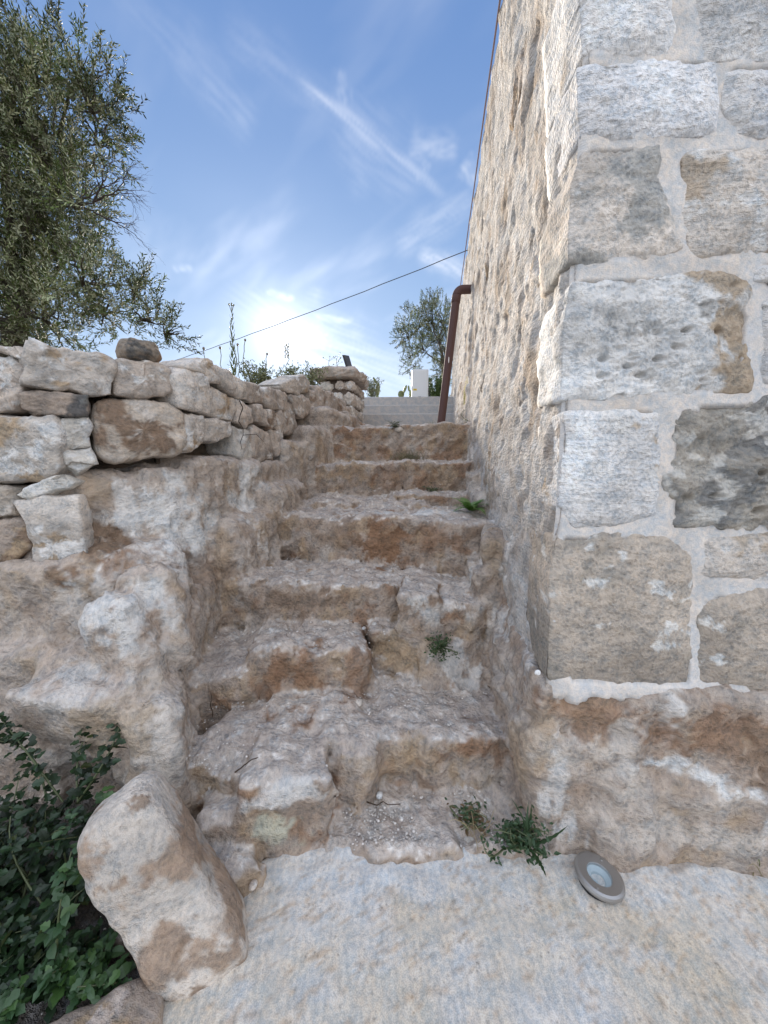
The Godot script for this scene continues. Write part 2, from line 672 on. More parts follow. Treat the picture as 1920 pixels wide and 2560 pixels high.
# ---------------------------------------------------------------- single stones
# poly: outline around the origin in the stone's own x (along the wall) and y (up); z points out of the wall.
# o: depth, bulge, edge (rounding), rough (lumps, m), facet (chipping, m), wob (ragged outline), c0 c1 s1 c2 s2 (colours), seed, n (outline points), rings
func stone(poly: PackedVector2Array, o: Dictionary) -> ArrayMesh:
	var n: int = o.get("n", 72)
	var rings: int = o.get("rings", 13)
	var sides: int = o.get("sides", 6)
	var depth: float = o.get("depth", 0.2)
	var bulge: float = o.get("bulge", 0.02)
	var edge: float = o.get("edge", 0.025)
	var rough: float = o.get("rough", 0.012)
	var gx: float = o.get("gx", 0.0)
	var pits: float = o.get("pits", 0.0)
	var facet: float = o.get("facet", 0.0)
	var wob: float = o.get("wob", 0.008)
	var sd := Vector3(o.seed * 3.17, o.seed * 1.31, o.seed * 2.23)
	var c0: Color = o.get("c0", BEIGE)
	var c1: Color = o.get("c1", BROWN)
	var s1: float = o.get("s1", 0.3)
	var c2: Color = o.get("c2", WHITE)
	var s2: float = o.get("s2", 0.2)
	var R := PackedFloat32Array()
	R.resize(n)
	for k in n:
		var dir := Vector2.from_angle(TAU * k / n)
		var best := 0.0
		for e in poly.size():
			var a := poly[e]
			var b := poly[(e + 1) % poly.size()]
			var ed := b - a
			var den := dir.cross(ed)
			if absf(den) < 1e-9: continue
			var t := a.cross(ed) / den
			var u := a.cross(dir) / den
			if t > 0.0 and u >= -0.001 and u <= 1.001: best = maxf(best, t)
		R[k] = best
	var soft: int = o.get("soft", 1)
	for pass_ in soft:
		var R2 := R.duplicate()
		for k in n: R2[k] = (R[(k + n - 1) % n] + R[k] * 2.0 + R[(k + 1) % n]) * 0.25
		R = R2
	var P := PackedVector3Array()
	var C := PackedColorArray()
	var rows := rings + sides + 2
	for r in rows:
		for k in n:
			var a := TAU * k / n
			var rad := R[k]
			var f := 1.0
			var z := 0.0
			var out := Vector3.BACK
			var dir := Vector3(cos(a), sin(a), 0)
			if r <= rings:
				f = pow(float(r) / rings, 0.8) * 0.999 + 0.001
				z = bulge * (1.0 - f * f) - edge * pow(f, 12.0)
				out = (Vector3.BACK + dir * pow(f, 12.0) * 1.2).normalized()
			else:
				var t := float(r - rings) / (sides + 1)
				z = -edge - (depth - edge) * t
				f = 1.0 + 0.012 * sin(t * PI) - 0.12 * t * t
				if r == rows - 1: f = 0.02
				out = dir
			var p := dir * rad * f + Vector3.BACK * z
			var q := p + sd
			if r >= 3:
				p += dir * (fbm.get_noise_3d(q.x * 9.0, q.y * 9.0, q.z * 9.0) + fine.get_noise_3d(q.x * 0.8, q.y * 0.8, q.z * 0.8) * 0.5) * wob * pow(f, 2.0)
			var h := fbm.get_noise_3d(q.x * 6.0, q.y * 6.0, q.z * 6.0) * rough * 1.6 + fine.get_noise_3d(q.x * 0.9, q.y * 1.2, q.z * 0.9) * rough * 0.45
			if facet > 0.0: h += chips.get_noise_3d(q.x * 8.0, q.y * 9.0, q.z * 8.0) * facet * 0.35 + (cells.get_noise_3d(q.x * 11.0, q.y * 13.0, q.z * 11.0) + 0.45) * facet
			if pits > 0.0 and r <= rings:
				var hole := cells.get_noise_3d(q.x * 13.0, q.y * 22.0, q.z * 13.0)
				h -= pits * sstep(-0.72, -0.92, hole) * sstep(-0.05, 0.12, fbm.get_noise_3d(q.x * 2.0, q.y * 6.0, q.z * 2.0 + 5.0)) * (1.0 - f * f * 0.6)
			p += out * h
			P.append(p)
			C.append(stone_colour(q, c0, c1, s1 + gx * p.x, c2, s2))
	var I := grid_index(rows, n, true, false)
	return array_mesh(P, normals_of(P, I), C, I)

func poly_of(list: Array, mid: Vector2) -> PackedVector2Array:
	var p := PackedVector2Array()
	for k in range(0, list.size(), 2):
		p.append(Vector2(list[k], list[k + 1]) - mid)
	return p

func middle(list: Array) -> Vector2:
	var lo := Vector2(1e9, 1e9)
	var hi := -lo
	for k in range(0, list.size(), 2):
		var q := Vector2(list[k], list[k + 1])
		lo = lo.min(q)
		hi = hi.max(q)
	return (lo + hi) * 0.5

# the dry wall's face in plan
var wall_path := PackedVector2Array([Vector2(-2.3, -1.38), Vector2(-1.3, -1.5), Vector2(-0.98, -1.85), Vector2(-0.85, -2.6), Vector2(-0.72, -3.4), Vector2(-0.40, -5.6)])

func wall_at(s: float) -> Vector3:
	var rest := s
	for k in wall_path.size() - 1:
		var l := wall_path[k].distance_to(wall_path[k + 1])
		if rest <= l or k == wall_path.size() - 2:
			var q := wall_path[k].lerp(wall_path[k + 1], rest / l)
			return Vector3(q.x, 0, q.y)
		rest -= l
	return Vector3.ZERO

func shrunk(p: PackedVector2Array, by: float) -> PackedVector2Array:
	var q := PackedVector2Array()
	for v in p: q.append(v * maxf(0.5, 1.0 - by / maxf(v.length(), 0.02)))
	return q

# ---------------------------------------------------------------- sky
var sun_dir := Vector3(-0.242, 0.293, -0.925).normalized()
# wisps: from, to, half width (rad), strength
var wisps := [
	[Vector3(-0.377, 0.667, -0.642), Vector3(-0.299, 0.634, -0.714), 0.030, 0.06], [Vector3(-0.320, 0.642, -0.697), Vector3(-0.253, 0.608, -0.753), 0.030, 0.08],
	[Vector3(-0.215, 0.672, -0.709), Vector3(-0.084, 0.626, -0.775), 0.028, 0.08], [Vector3(-0.108, 0.640, -0.760), Vector3(0.078, 0.557, -0.827), 0.011, 0.27],
	[Vector3(-0.060, 0.610, -0.790), Vector3(0.050, 0.560, -0.827), 0.040, 0.10],
	[Vector3(-0.076, 0.662, -0.746), Vector3(-0.070, 0.635, -0.769), 0.014, 0.14], [Vector3(0.069, 0.555, -0.829), Vector3(0.082, 0.575, -0.815), 0.014, 0.16],
	[Vector3(0.062, 0.591, -0.805), Vector3(0.124, 0.587, -0.800), 0.018, 0.22], [Vector3(0.153, 0.564, -0.812), Vector3(0.177, 0.547, -0.818), 0.014, 0.25],
	[Vector3(0.097, 0.445, -0.890), Vector3(0.184, 0.413, -0.892), 0.016, 0.36], [Vector3(0.050, 0.472, -0.880), Vector3(0.160, 0.520, -0.839), 0.030, 0.15],
	[Vector3(-0.287, 0.350, -0.891), Vector3(-0.124, 0.255, -0.958), 0.055, 0.08], [Vector3(-0.207, 0.285, -0.937), Vector3(0.059, 0.204, -0.977), 0.060, 0.20],
	[Vector3(-0.150, 0.335, -0.930), Vector3(-0.087, 0.329, -0.940), 0.009, 0.22], [Vector3(-0.179, 0.301, -0.936), Vector3(-0.137, 0.294, -0.946), 0.010, 0.25],
	[Vector3(-0.251, 0.373, -0.893), Vector3(-0.213, 0.366, -0.906), 0.010, 0.22], [Vector3(-0.420, 0.388, -0.820), Vector3(-0.397, 0.393, -0.830), 0.008, 0.2]]

func sky_colour(d: Vector3) -> Color:
	var e := maxf(d.y, 0.0)
	var t := pow(1.0 - e, 1.75)
	var c := Color(0.055, 0.118, 0.275).lerp(Color(0.27, 0.39, 0.54), t)
	c = c.lerp(Color(0.56, 0.58, 0.60), pow(1.0 - e, 7.0) * 0.85)
	# white veil added to the unseen sky behind the camera, to brighten the stone
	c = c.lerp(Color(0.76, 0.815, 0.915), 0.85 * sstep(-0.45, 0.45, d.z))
	var s := acos(clampf(d.dot(sun_dir), -1.0, 1.0))
	var veil := 0.5 + 0.5 * fbm.get_noise_3d(d.x * 2.0, d.y * 5.0, d.z * 2.0)
	c += Color(1.0, 0.97, 0.92) * (exp(-pow(s / 0.055, 1.2)) * 0.45 + exp(-s / 0.20) * 0.15 * (0.6 + 0.6 * veil))
	# thin high cloud all round the sky, in fibres
	var q := Vector2(d.x, d.z) / (e + 0.22)
	var f := fbm.get_noise_2d(q.x * 0.7 + q.y * 0.45 + 9.0, (q.y - q.x * 0.8) * 2.2)
	var fibre := fbm.get_noise_2d(q.x * 2.4 + q.y * 1.6, (q.y - q.x * 0.9) * 7.0)
	var m := clampf(f * 0.9 + 0.02, 0.0, 1.0) * (0.6 + fibre) * 0.30
	m = maxf(m, 0.0)
	if d.z < -0.3 and d.y > 0.05:
		for w in wisps:
			var a: Vector3 = w[0]
			var b: Vector3 = w[1]
			var ab := b - a
			var u := clampf((d - a).dot(ab) / ab.length_squared(), -0.4, 1.4)
			var r := (d - a - ab * u).length()
			var wd: float = w[2]
			if r > wd * 3.5: continue
			var side_ := ab.cross(d).normalized().dot(d - a)
			var wob := 1.0 + 0.8 * fbm.get_noise_3d(d.x * 7.0, d.y * 7.0, d.z * 7.0)
			var ends := 1.0 - sstep(0.0, 0.4, maxf(-u, u - 1.0))
			var g := exp(-pow(r * wob / wd, 2.0)) * ends
			var fi := 0.80 + 1.0 * fbm.get_noise_2d(u * 1.6 + side_ * 22.0 + a.x * 40.0, side_ * 95.0)
			m = maxf(m, g * float(w[3]) * clampf(fi, 0.25, 1.25))
	var lit := Color(0.95, 0.96, 1.0) * (0.46 + 1.1 * exp(-s / 0.25))
	c = c.lerp(lit, clampf(m, 0.0, 0.92))
	c.a = 1.0
	return c

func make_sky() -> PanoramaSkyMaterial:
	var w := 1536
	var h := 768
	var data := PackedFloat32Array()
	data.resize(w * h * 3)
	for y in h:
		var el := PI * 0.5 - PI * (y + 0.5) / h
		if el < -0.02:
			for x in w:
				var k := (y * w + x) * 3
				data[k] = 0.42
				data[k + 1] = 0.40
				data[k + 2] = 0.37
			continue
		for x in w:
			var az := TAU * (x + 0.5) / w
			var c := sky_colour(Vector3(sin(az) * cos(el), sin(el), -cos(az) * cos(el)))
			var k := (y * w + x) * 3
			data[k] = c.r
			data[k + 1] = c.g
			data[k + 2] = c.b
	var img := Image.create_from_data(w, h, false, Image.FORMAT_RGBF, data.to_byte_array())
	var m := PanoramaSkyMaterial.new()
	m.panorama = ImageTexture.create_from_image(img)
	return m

# ---------------------------------------------------------------- rock layout
func slab(part: int, a: Vector2, b: Vector2, top: float, depth: float, bottom := -0.4, round_ := 0.03, pitch := 0.0) -> void:
	# a block whose front edge runs from a to b (plan), its face on the side of (b - a) x up
	var t := (b - a).normalized()
	var nrm := Vector2(-t.y, t.x)
	var mid := (a + b) * 0.5 - nrm * depth * 0.5
	var l := a.distance_to(b) * 0.5
	var c := Vector3(mid.x, (top + bottom) * 0.5, mid.y)
	var h := Vector3(l, (top - bottom) * 0.5, depth * 0.5)
	rock(part, c - h, c + h, round_, rad_to_deg(-atan2(t.y, t.x)), pitch)

const CORNER := Vector2(0.52, -1.13)
const ALONG := Vector2(0.1357, -0.9907)
const OUT := Vector2(-0.9907, -0.1357)

func side(w: float, out: float) -> Vector2:
	return CORNER + ALONG * w + OUT * out

func lay_bedrock() -> void:
	# landing and steps
	slab(0, Vector2(-0.35, -1.09), Vector2(0.80, -1.10), 0.02, 1.5)
	slab(0, Vector2(-0.74, -0.84), Vector2(-0.36, -1.0), 0.035, 0.6, -0.4, 0.04)
	rock(0, Vector3(-0.52, -0.1, -1.05), Vector3(-0.41, 0.06, -0.97), 0.025, 30)
	rock(0, Vector3(-0.60, -0.1, -0.98), Vector3(-0.50, 0.065, -0.90), 0.02, -15)
	slab(1, Vector2(-0.22, -1.365), Vector2(0.16, -1.345), 0.235, 3.0, -0.4, 0.035)
	slab(1, Vector2(0.14, -1.325), Vector2(0.98, -1.33), 0.243, 3.0, -0.4, 0.03)
	slab(1, Vector2(-0.475, -1.095), Vector2(-0.185, -1.125), 0.255, 0.6, -0.4, 0.03)
	slab(1, Vector2(-0.20, -1.23), Vector2(-0.02, -1.27), 0.245, 0.4, -0.4, 0.05)
	slab(1, Vector2(-0.76, -1.24), Vector2(-0.46, -1.17), 0.23, 0.7, -0.4, 0.06)
	rock(1, Vector3(-0.63, -0.1, -1.3), Vector3(-0.46, 0.13, -1.08), 0.04, 18, -12)
	rock(1, Vector3(-0.60, -0.1, -1.1), Vector3(-0.47, 0.055, -0.99), 0.03, 24, 10)
	slab(2, Vector2(-0.62, -1.585), Vector2(-0.07, -1.645), 0.445, 2.5, -0.2, 0.05)
	slab(2, Vector2(-1.0, -1.50), Vector2(-0.55, -1.56), 0.385, 2.5, -0.2, 0.08)
	slab(2, Vector2(-0.085, -1.80), Vector2(0.19, -1.835), 0.465, 1.2, -0.2, 0.05)
	rock(2, Vector3(0.16, -0.2, -2.0), Vector3(0.66, 0.40, -1.60), 0.05, 3, -30)
	slab(3, Vector2(-0.98, -2.0), Vector2(0.085, -1.93), 0.655, 2.5, 0.0, 0.035)
	slab(3, Vector2(0.075, -1.775), Vector2(0.275, -1.755), 0.655, 0.7, 0.0, 0.022)
	slab(3, Vector2(0.265, -1.79), Vector2(0.50, -1.75), 0.625, 0.8, 0.0, 0.04)
	slab(4, Vector2(-0.95, -2.55), Vector2(-0.15, -2.32), 0.955, 3.0, 0.2, 0.05)
	slab(4, Vector2(-0.20, -2.34), Vector2(0.70, -2.10), 0.965, 3.0, 0.2, 0.05)
	slab(4, Vector2(-0.66, -2.82), Vector2(0.30, -2.68), 1.01, 2.0, 0.4, 0.05)
	slab(4, Vector2(0.05, -2.92), Vector2(0.82, -2.80), 1.055, 2.0, 0.4, 0.03)
	slab(5, Vector2(-0.62, -3.24), Vector2(0.16, -3.20), 1.285, 2.5, 0.6, 0.02)
	slab(5, Vector2(0.17, -3.17), Vector2(0.92, -3.16), 1.30, 2.5, 0.6, 0.02)
	slab(6, Vector2(-0.60, -3.58), Vector2(0.14, -3.58), 1.625, 2.8, 0.8, 0.02)
	slab(6, Vector2(0.155, -3.55), Vector2(1.1, -3.52), 1.645, 2.8, 0.8, 0.02)
	slab(6, Vector2(-0.60, -3.61), Vector2(1.1, -3.60), 1.57, 2.8, 0.8, 0.02)
	slab(6, Vector2(-0.9, -4.6), Vector2(1.4, -4.6), 1.74, 2.2, 0.8, 0.05)
	# left bank under the dry wall
	slab(10, Vector2(-1.36, -1.52), Vector2(-1.02, -1.80), 1.255, 2.2, 0.2, 0.05)
	slab(10, Vector2(-1.10, -1.72), Vector2(-0.93, -1.95), 1.285, 2.2, -0.2, 0.06)
	slab(10, Vector2(-0.965, -1.90), Vector2(-0.83, -2.45), 1.33, 2.2, -0.2, 0.06)
	slab(10, Vector2(-1.26, -1.40), Vector2(-0.90, -1.66), 0.95, 1.5, 0.2, 0.10)
	slab(10, Vector2(-0.80, -1.98), Vector2(-0.67, -2.50), 1.0, 2.2, -0.2, 0.10)
	slab(10, Vector2(-0.69, -2.42), Vector2(-0.61, -3.0), 1.16, 2.2, -0.2, 0.08)
	slab(10, Vector2(-0.84, -2.40), Vector2(-0.73, -2.98), 1.30, 2.2, -0.2, 0.05)
	slab(10, Vector2(-0.745, -2.90), Vector2(-0.62, -3.25), 1.46, 2.2, -0.2, 0.05)
	slab(10, Vector2(-0.60, -3.18), Vector2(-0.47, -3.62), 1.60, 2.2, -0.2, 0.06)
	slab(10, Vector2(-0.50, -3.55), Vector2(-0.36, -4.3), 1.80, 2.2, -0.2, 0.06)
	slab(10, Vector2(-0.40, -4.2), Vector2(-0.22, -5.5), 1.84, 0.9, -0.2, 0.06)
	slab(10, Vector2(-0.84, -1.56), Vector2(-0.93, -2.15), 0.74, 2.2, -0.2, 0.13)
	rock(10, Vector3(-1.0, -0.25, -1.56), Vector3(-0.80, 0.80, -1.22), 0.06, 12, -13, 14)
	rock(10, Vector3(-0.89, -0.25, -1.48), Vector3(-0.73, 0.46, -1.12), 0.05, 20, -8, 6)
	rock(10, Vector3(-1.06, 0.45, -1.75), Vector3(-0.86, 0.86, -1.40), 0.06, 25, -8, 10)
	rock(10, Vector3(-1.27, 0.24, -1.72), Vector3(-0.87, 0.60, -1.20), 0.018, -3, 17, -3)
	slab(10, Vector2(-2.2, -1.30), Vector2(-1.24, -1.33), 0.60, 1.0, -0.3, 0.06)
	slab(10, Vector2(-2.2, -1.40), Vector2(-1.18, -1.42), 0.90, 1.0, -0.3, 0.05)
	slab(10, Vector2(-2.2, -1.46), Vector2(-1.28, -1.53), 1.10, 1.0, -0.3, 0.03)
	slab(10, Vector2(-1.3, -1.36), Vector2(-0.8, -1.34), 0.30, 2.2, -0.3, 0.05)
	# right base under the house
	slab(11, Vector2(0.49, -1.14), Vector2(0.95, -1.12), 0.53, 1.2, -0.4, 0.03)
	slab(11, Vector2(0.90, -1.125), Vector2(2.9, -1.075), 0.50, 1.2, -0.4, 0.03)
	slab(11, Vector2(0.70, -1.075), Vector2(1.10, -1.06), 0.33, 0.8, -0.4, 0.08)
	slab(11, Vector2(1.02, -1.075), Vector2(2.9, -1.03), 0.26, 0.8, -0.4, 0.07)
	slab(11, side(1.6, 0.05), side(0.0, 0.03), 0.60, 2.6, -0.4, 0.05)
	slab(11, side(0.42, 0.10), side(0.06, 0.05), 0.42, 0.5, -0.4, 0.07)
	slab(11, side(2.2, 0.05), side(0.55, 0.02), 0.93, 2.6, -0.4, 0.04)
	slab(11, side(4.0, 0.07), side(1.05, 0.02), 1.30, 2.6, -0.4, 0.05)
	slab(11, side(2.55, 0.12), side(1.65, 0.10), 1.22, 2.6, 0.4, 0.04)
	slab(11, side(8.0, 0.13), side(2.2, 0.07), 1.62, 2.6, 0.4, 0.06)
	slab(11, side(8.4, 0.16), side(3.0, 0.10), 1.86, 2.6, 0.4, 0.06)
	slab(11, side(8.4, 0.12), side(4.2, 0.08), 2.15, 2.6, 0.4, 0.06)
	rock(11, Vector3(0.47, 0.2, -2.15), Vector3(0.70, 0.775, -1.77), 0.022, -9)
	rock(11, Vector3(0.52, 0.77, -2.1), Vector3(0.74, 0.935, -1.76), 0.03, -14, 4)
	rock(11, Vector3(0.64, 0.88, -3.0), Vector3(0.98, 1.10, -2.45), 0.05, -6, 6)
	rock(11, Vector3(0.58, 0.45, -1.8), Vector3(0.78, 0.62, -1.45), 0.05, 20, 10)

# stains that have a place of their own: centre, radius, colour, strength
var stains := [
	[Vector3(-1.03, 1.02, -1.78), Vector3(0.07, 0.16, 0.3), WHITE, 1.0], [Vector3(-0.97, 0.92, -1.86), Vector3(0.05, 0.16, 0.3), WHITE, 1.0], [Vector3(-0.88, 1.02, -2.3), Vector3(0.1, 0.2, 0.12), WHITE, 0.9], [Vector3(-0.84, 0.98, -2.5), Vector3(0.1, 0.22, 0.06), WHITE, 0.8],
	[Vector3(-1.22, 0.93, -1.62), Vector3(0.10, 0.10, 0.3), BROWN, 1.0], [Vector3(-1.10, 0.86, -1.60), Vector3(0.12, 0.07, 0.3), RUST, 0.6], [Vector3(-0.95, 0.72, -1.9), Vector3(0.2, 0.10, 0.3), BROWN, 0.7],
	[Vector3(-1.05, 0.53, -1.2), Vector3(0.20, 0.05, 0.2), WHITE, 0.5], [Vector3(-0.96, 0.74, -1.38), Vector3(0.15, 0.14, 0.2), WHITE, 0.8], [Vector3(-0.80, 0.42, -1.18), Vector3(0.12, 0.45, 0.14), PALE, 0.9], [Vector3(-0.92, 0.40, -1.2), Vector3(0.13, 0.13, 0.2), OCHRE, 0.6],
	[Vector3(0.02, 0.82, -2.35), Vector3(0.16, 0.12, 0.3), RUST, 1.0], [Vector3(0.27, 0.83, -2.25), Vector3(0.10, 0.10, 0.3), RUST, 0.7], [Vector3(-0.25, 0.85, -2.4), Vector3(0.1, 0.12, 0.3), BROWN, 0.7],
	[Vector3(-0.45, 0.55, -1.98), Vector3(0.25, 0.06, 0.2), BROWN, 0.8], [Vector3(0.25, 0.60, -1.78), Vector3(0.14, 0.07, 0.15), WHITE, 0.7],
	[Vector3(-0.38, 0.34, -1.6), Vector3(0.14, 0.11, 0.2), RUST, 0.9], [Vector3(-0.12, 0.34, -1.66), Vector3(0.06, 0.12, 0.2), RUST, 0.7], [Vector3(0.06, 0.34, -1.82), Vector3(0.14, 0.09, 0.2), OCHRE, 0.8],
	[Vector3(0.36, 0.215, -1.33), Vector3(0.11, 0.035, 0.1), RUST, 0.9], [Vector3(0.08, 0.14, -1.34), Vector3(0.12, 0.08, 0.1), OCHRE, 0.5], [Vector3(-0.33, 0.22, -1.1), Vector3(0.15, 0.04, 0.12), WHITE, 0.7], [Vector3(-0.35, 0.10, -1.1), Vector3(0.09, 0.05, 0.1), Color(0.60, 0.58, 0.46), 0.9],
	[Vector3(0.68, 0.50, -1.1), Vector3(0.16, 0.10, 0.2), RUST, 0.7], [Vector3(1.05, 0.47, -1.08), Vector3(0.25, 0.09, 0.2), RUST, 0.8], [Vector3(1.25, 0.40, -1.08), Vector3(0.2, 0.12, 0.2), BROWN, 0.8], [Vector3(0.77, 0.38, -1.07), Vector3(0.03, 0.12, 0.2), PALE, 0.9], [Vector3(1.0, 0.12, -1.05), Vector3(0.2, 0.06, 0.2), PALE, 0.7],
	[Vector3(0.66, 0.62, -1.55), Vector3(0.10, 0.10, 0.2), RUST, 0.6], [Vector3(0.5, 1.12, -3.2), Vector3(0.12, 0.14, 0.2), OCHRE, 0.5], [Vector3(0.05, 1.16, -3.2), Vector3(0.14, 0.12, 0.2), RUST, 0.5], [Vector3(0.75, 1.5, -3.5), Vector3(0.2, 0.12, 0.2), OCHRE, 0.4],
	[Vector3(0.90, 0.345, -1.08), Vector3(0.09, 0.025, 0.1), WHITE, 1.0], [Vector3(1.0, 0.32, -1.08), Vector3(0.08, 0.022, 0.1), WHITE, 1.0], [Vector3(1.09, 0.285, -1.08), Vector3(0.08, 0.025, 0.1), WHITE, 1.0],
	[Vector3(0.20, 0.985, -2.40), Vector3(0.22, 0.03, 0.07), WHITE, 1.0]]

func paint_rock(p: Vector3, n: Vector3, part: int) -> Color:
	var f := fine.get_noise_3dv(p)
	var a := blot.get_noise_3d(p.x * 2.6, p.y * 2.6, p.z * 2.6)
	var b := blot.get_noise_3d(p.x * 6.0 + 7.0, p.y * 6.0, p.z * 6.0)
	var c := BEIGE.lerp(PALE, clampf(0.22 + a * 1.2, 0.0, 1.0))
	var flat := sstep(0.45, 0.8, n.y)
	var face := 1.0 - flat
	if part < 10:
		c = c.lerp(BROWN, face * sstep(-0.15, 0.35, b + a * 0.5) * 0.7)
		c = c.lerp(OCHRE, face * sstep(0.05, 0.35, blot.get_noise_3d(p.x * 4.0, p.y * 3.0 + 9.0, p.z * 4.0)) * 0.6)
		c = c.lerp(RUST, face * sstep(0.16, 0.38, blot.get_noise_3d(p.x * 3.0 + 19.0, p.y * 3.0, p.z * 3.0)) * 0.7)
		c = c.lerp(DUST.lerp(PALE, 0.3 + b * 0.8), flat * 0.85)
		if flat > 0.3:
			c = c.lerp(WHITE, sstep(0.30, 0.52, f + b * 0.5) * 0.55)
	elif part == 10:
		c = c.lerp(PALE, 0.25)
		var s := blot.get_noise_3d(p.x * 5.0, p.y * 1.1, p.z * 3.2)
		c = c.lerp(BROWN, sstep(0.12, 0.46, b - (p.y - 0.85) * 0.3) * 0.5)
		c = c.lerp(OCHRE, sstep(0.06, 0.40, blot.get_noise_3d(p.x * 3.0, p.y * 1.6 + 3.0, p.z * 3.0)) * 0.5)
		c = c.lerp(WHITE, sstep(0.12, 0.30, s + f * 0.15) * sstep(0.70, 0.85, p.y) * (1.0 - sstep(2.4, 2.9, -p.z)) * 0.75)
		c = c.lerp(DUST, flat * 0.5)
	else:
		c = c.lerp(BROWN, sstep(0.0, 0.4, b) * 0.45)
		c = c.lerp(OCHRE, sstep(0.08, 0.36, blot.get_noise_3d(p.x * 3.0, p.y * 2.0 + 13.0, p.z * 3.0)) * 0.5)
		if p.z < -1.9: c = c.lerp(PALE, 0.45)
		c = c.lerp(WHITE, sstep(0.22, 0.36, blot.get_noise_3d(p.x * 5.0, p.y * 1.4, p.z * 4.0) + f * 0.1) * 0.6)
	for s in stains:
		var q: Vector3 = (p - s[0]) / s[1]
		var l := q.length()
		if l < 1.8: c = c.lerp(s[2], float(s[3]) * (1.0 - sstep(0.55, 1.15, l + b * 1.3 + f * 0.35)))
	return c * (1.0 + f * 0.15 + b * 0.18)

# ---------------------------------------------------------------- sheets
func sheet(nx: int, ny: int, at: Callable, paint: Callable, flip := false) -> ArrayMesh:
	var P := PackedVector3Array()
	for r in ny:
		for c in nx:
			P.append(at.call(float(c) / (nx - 1), float(r) / (ny - 1)))
	var I := grid_index(ny, nx, false, flip)
	var N := normals_of(P, I)
	var C := PackedColorArray()
	for k in P.size():
		C.append(paint.call(P[k], N[k]))
	return array_mesh(P, N, C, I)

# ---------------------------------------------------------------- walls
func styles(k: String, sd: int) -> Dictionary:
	var o := {"seed": sd, "c0": BEIGE.lerp(PALE, 0.45), "c1": BROWN, "s1": 0.14, "c2": WHITE, "s2": 0.20, "edge": 0.012, "bulge": 0.006, "soft": 0, "wob": 0.005}
	match k:
		"s": o.merge({"c0": PALE, "c1": OCHRE, "s1": 0.30, "s2": 0.25, "facet": 0.024, "rough": 0.010}, true)
		"w": o.merge({"c0": Color(0.66, 0.62, 0.56), "c1": BEIGE, "s1": 0.15, "s2": 0.3, "facet": 0.03, "rough": 0.004, "soft": 0, "edge": 0.008}, true)
		"g": o.merge({"c0": BEIGE, "c1": Color(0.10, 0.105, 0.11), "s1": 0.52, "c2": Color(0.22, 0.22, 0.21), "s2": 0.30, "facet": 0.015}, true)
		"p": o.merge({"c0": PALE, "c1": OCHRE, "s1": 0.18, "gx": 0.5, "s2": 0.30, "facet": 0.012}, true)
		"q": o.merge({"c0": PALE, "c1": GREY, "s1": 0.42, "s2": 0.10, "facet": 0.015}, true)
		"r": o.merge({"c0": Color(0.56, 0.48, 0.40), "c1": Color(0.25, 0.165, 0.11), "s1": 0.36, "gx": -1.0, "c2": PALE, "s2": 0.22, "rough": 0.015, "bulge": 0.012, "edge": 0.022, "soft": 1}, true)
		"o": o.merge({"c0": BEIGE, "c1": OCHRE, "s1": 0.45, "c2": BROWN, "s2": 0.2, "facet": 0.012}, true)
		_: o.merge({"facet": 0.016, "rough": 0.009}, true)
	return o

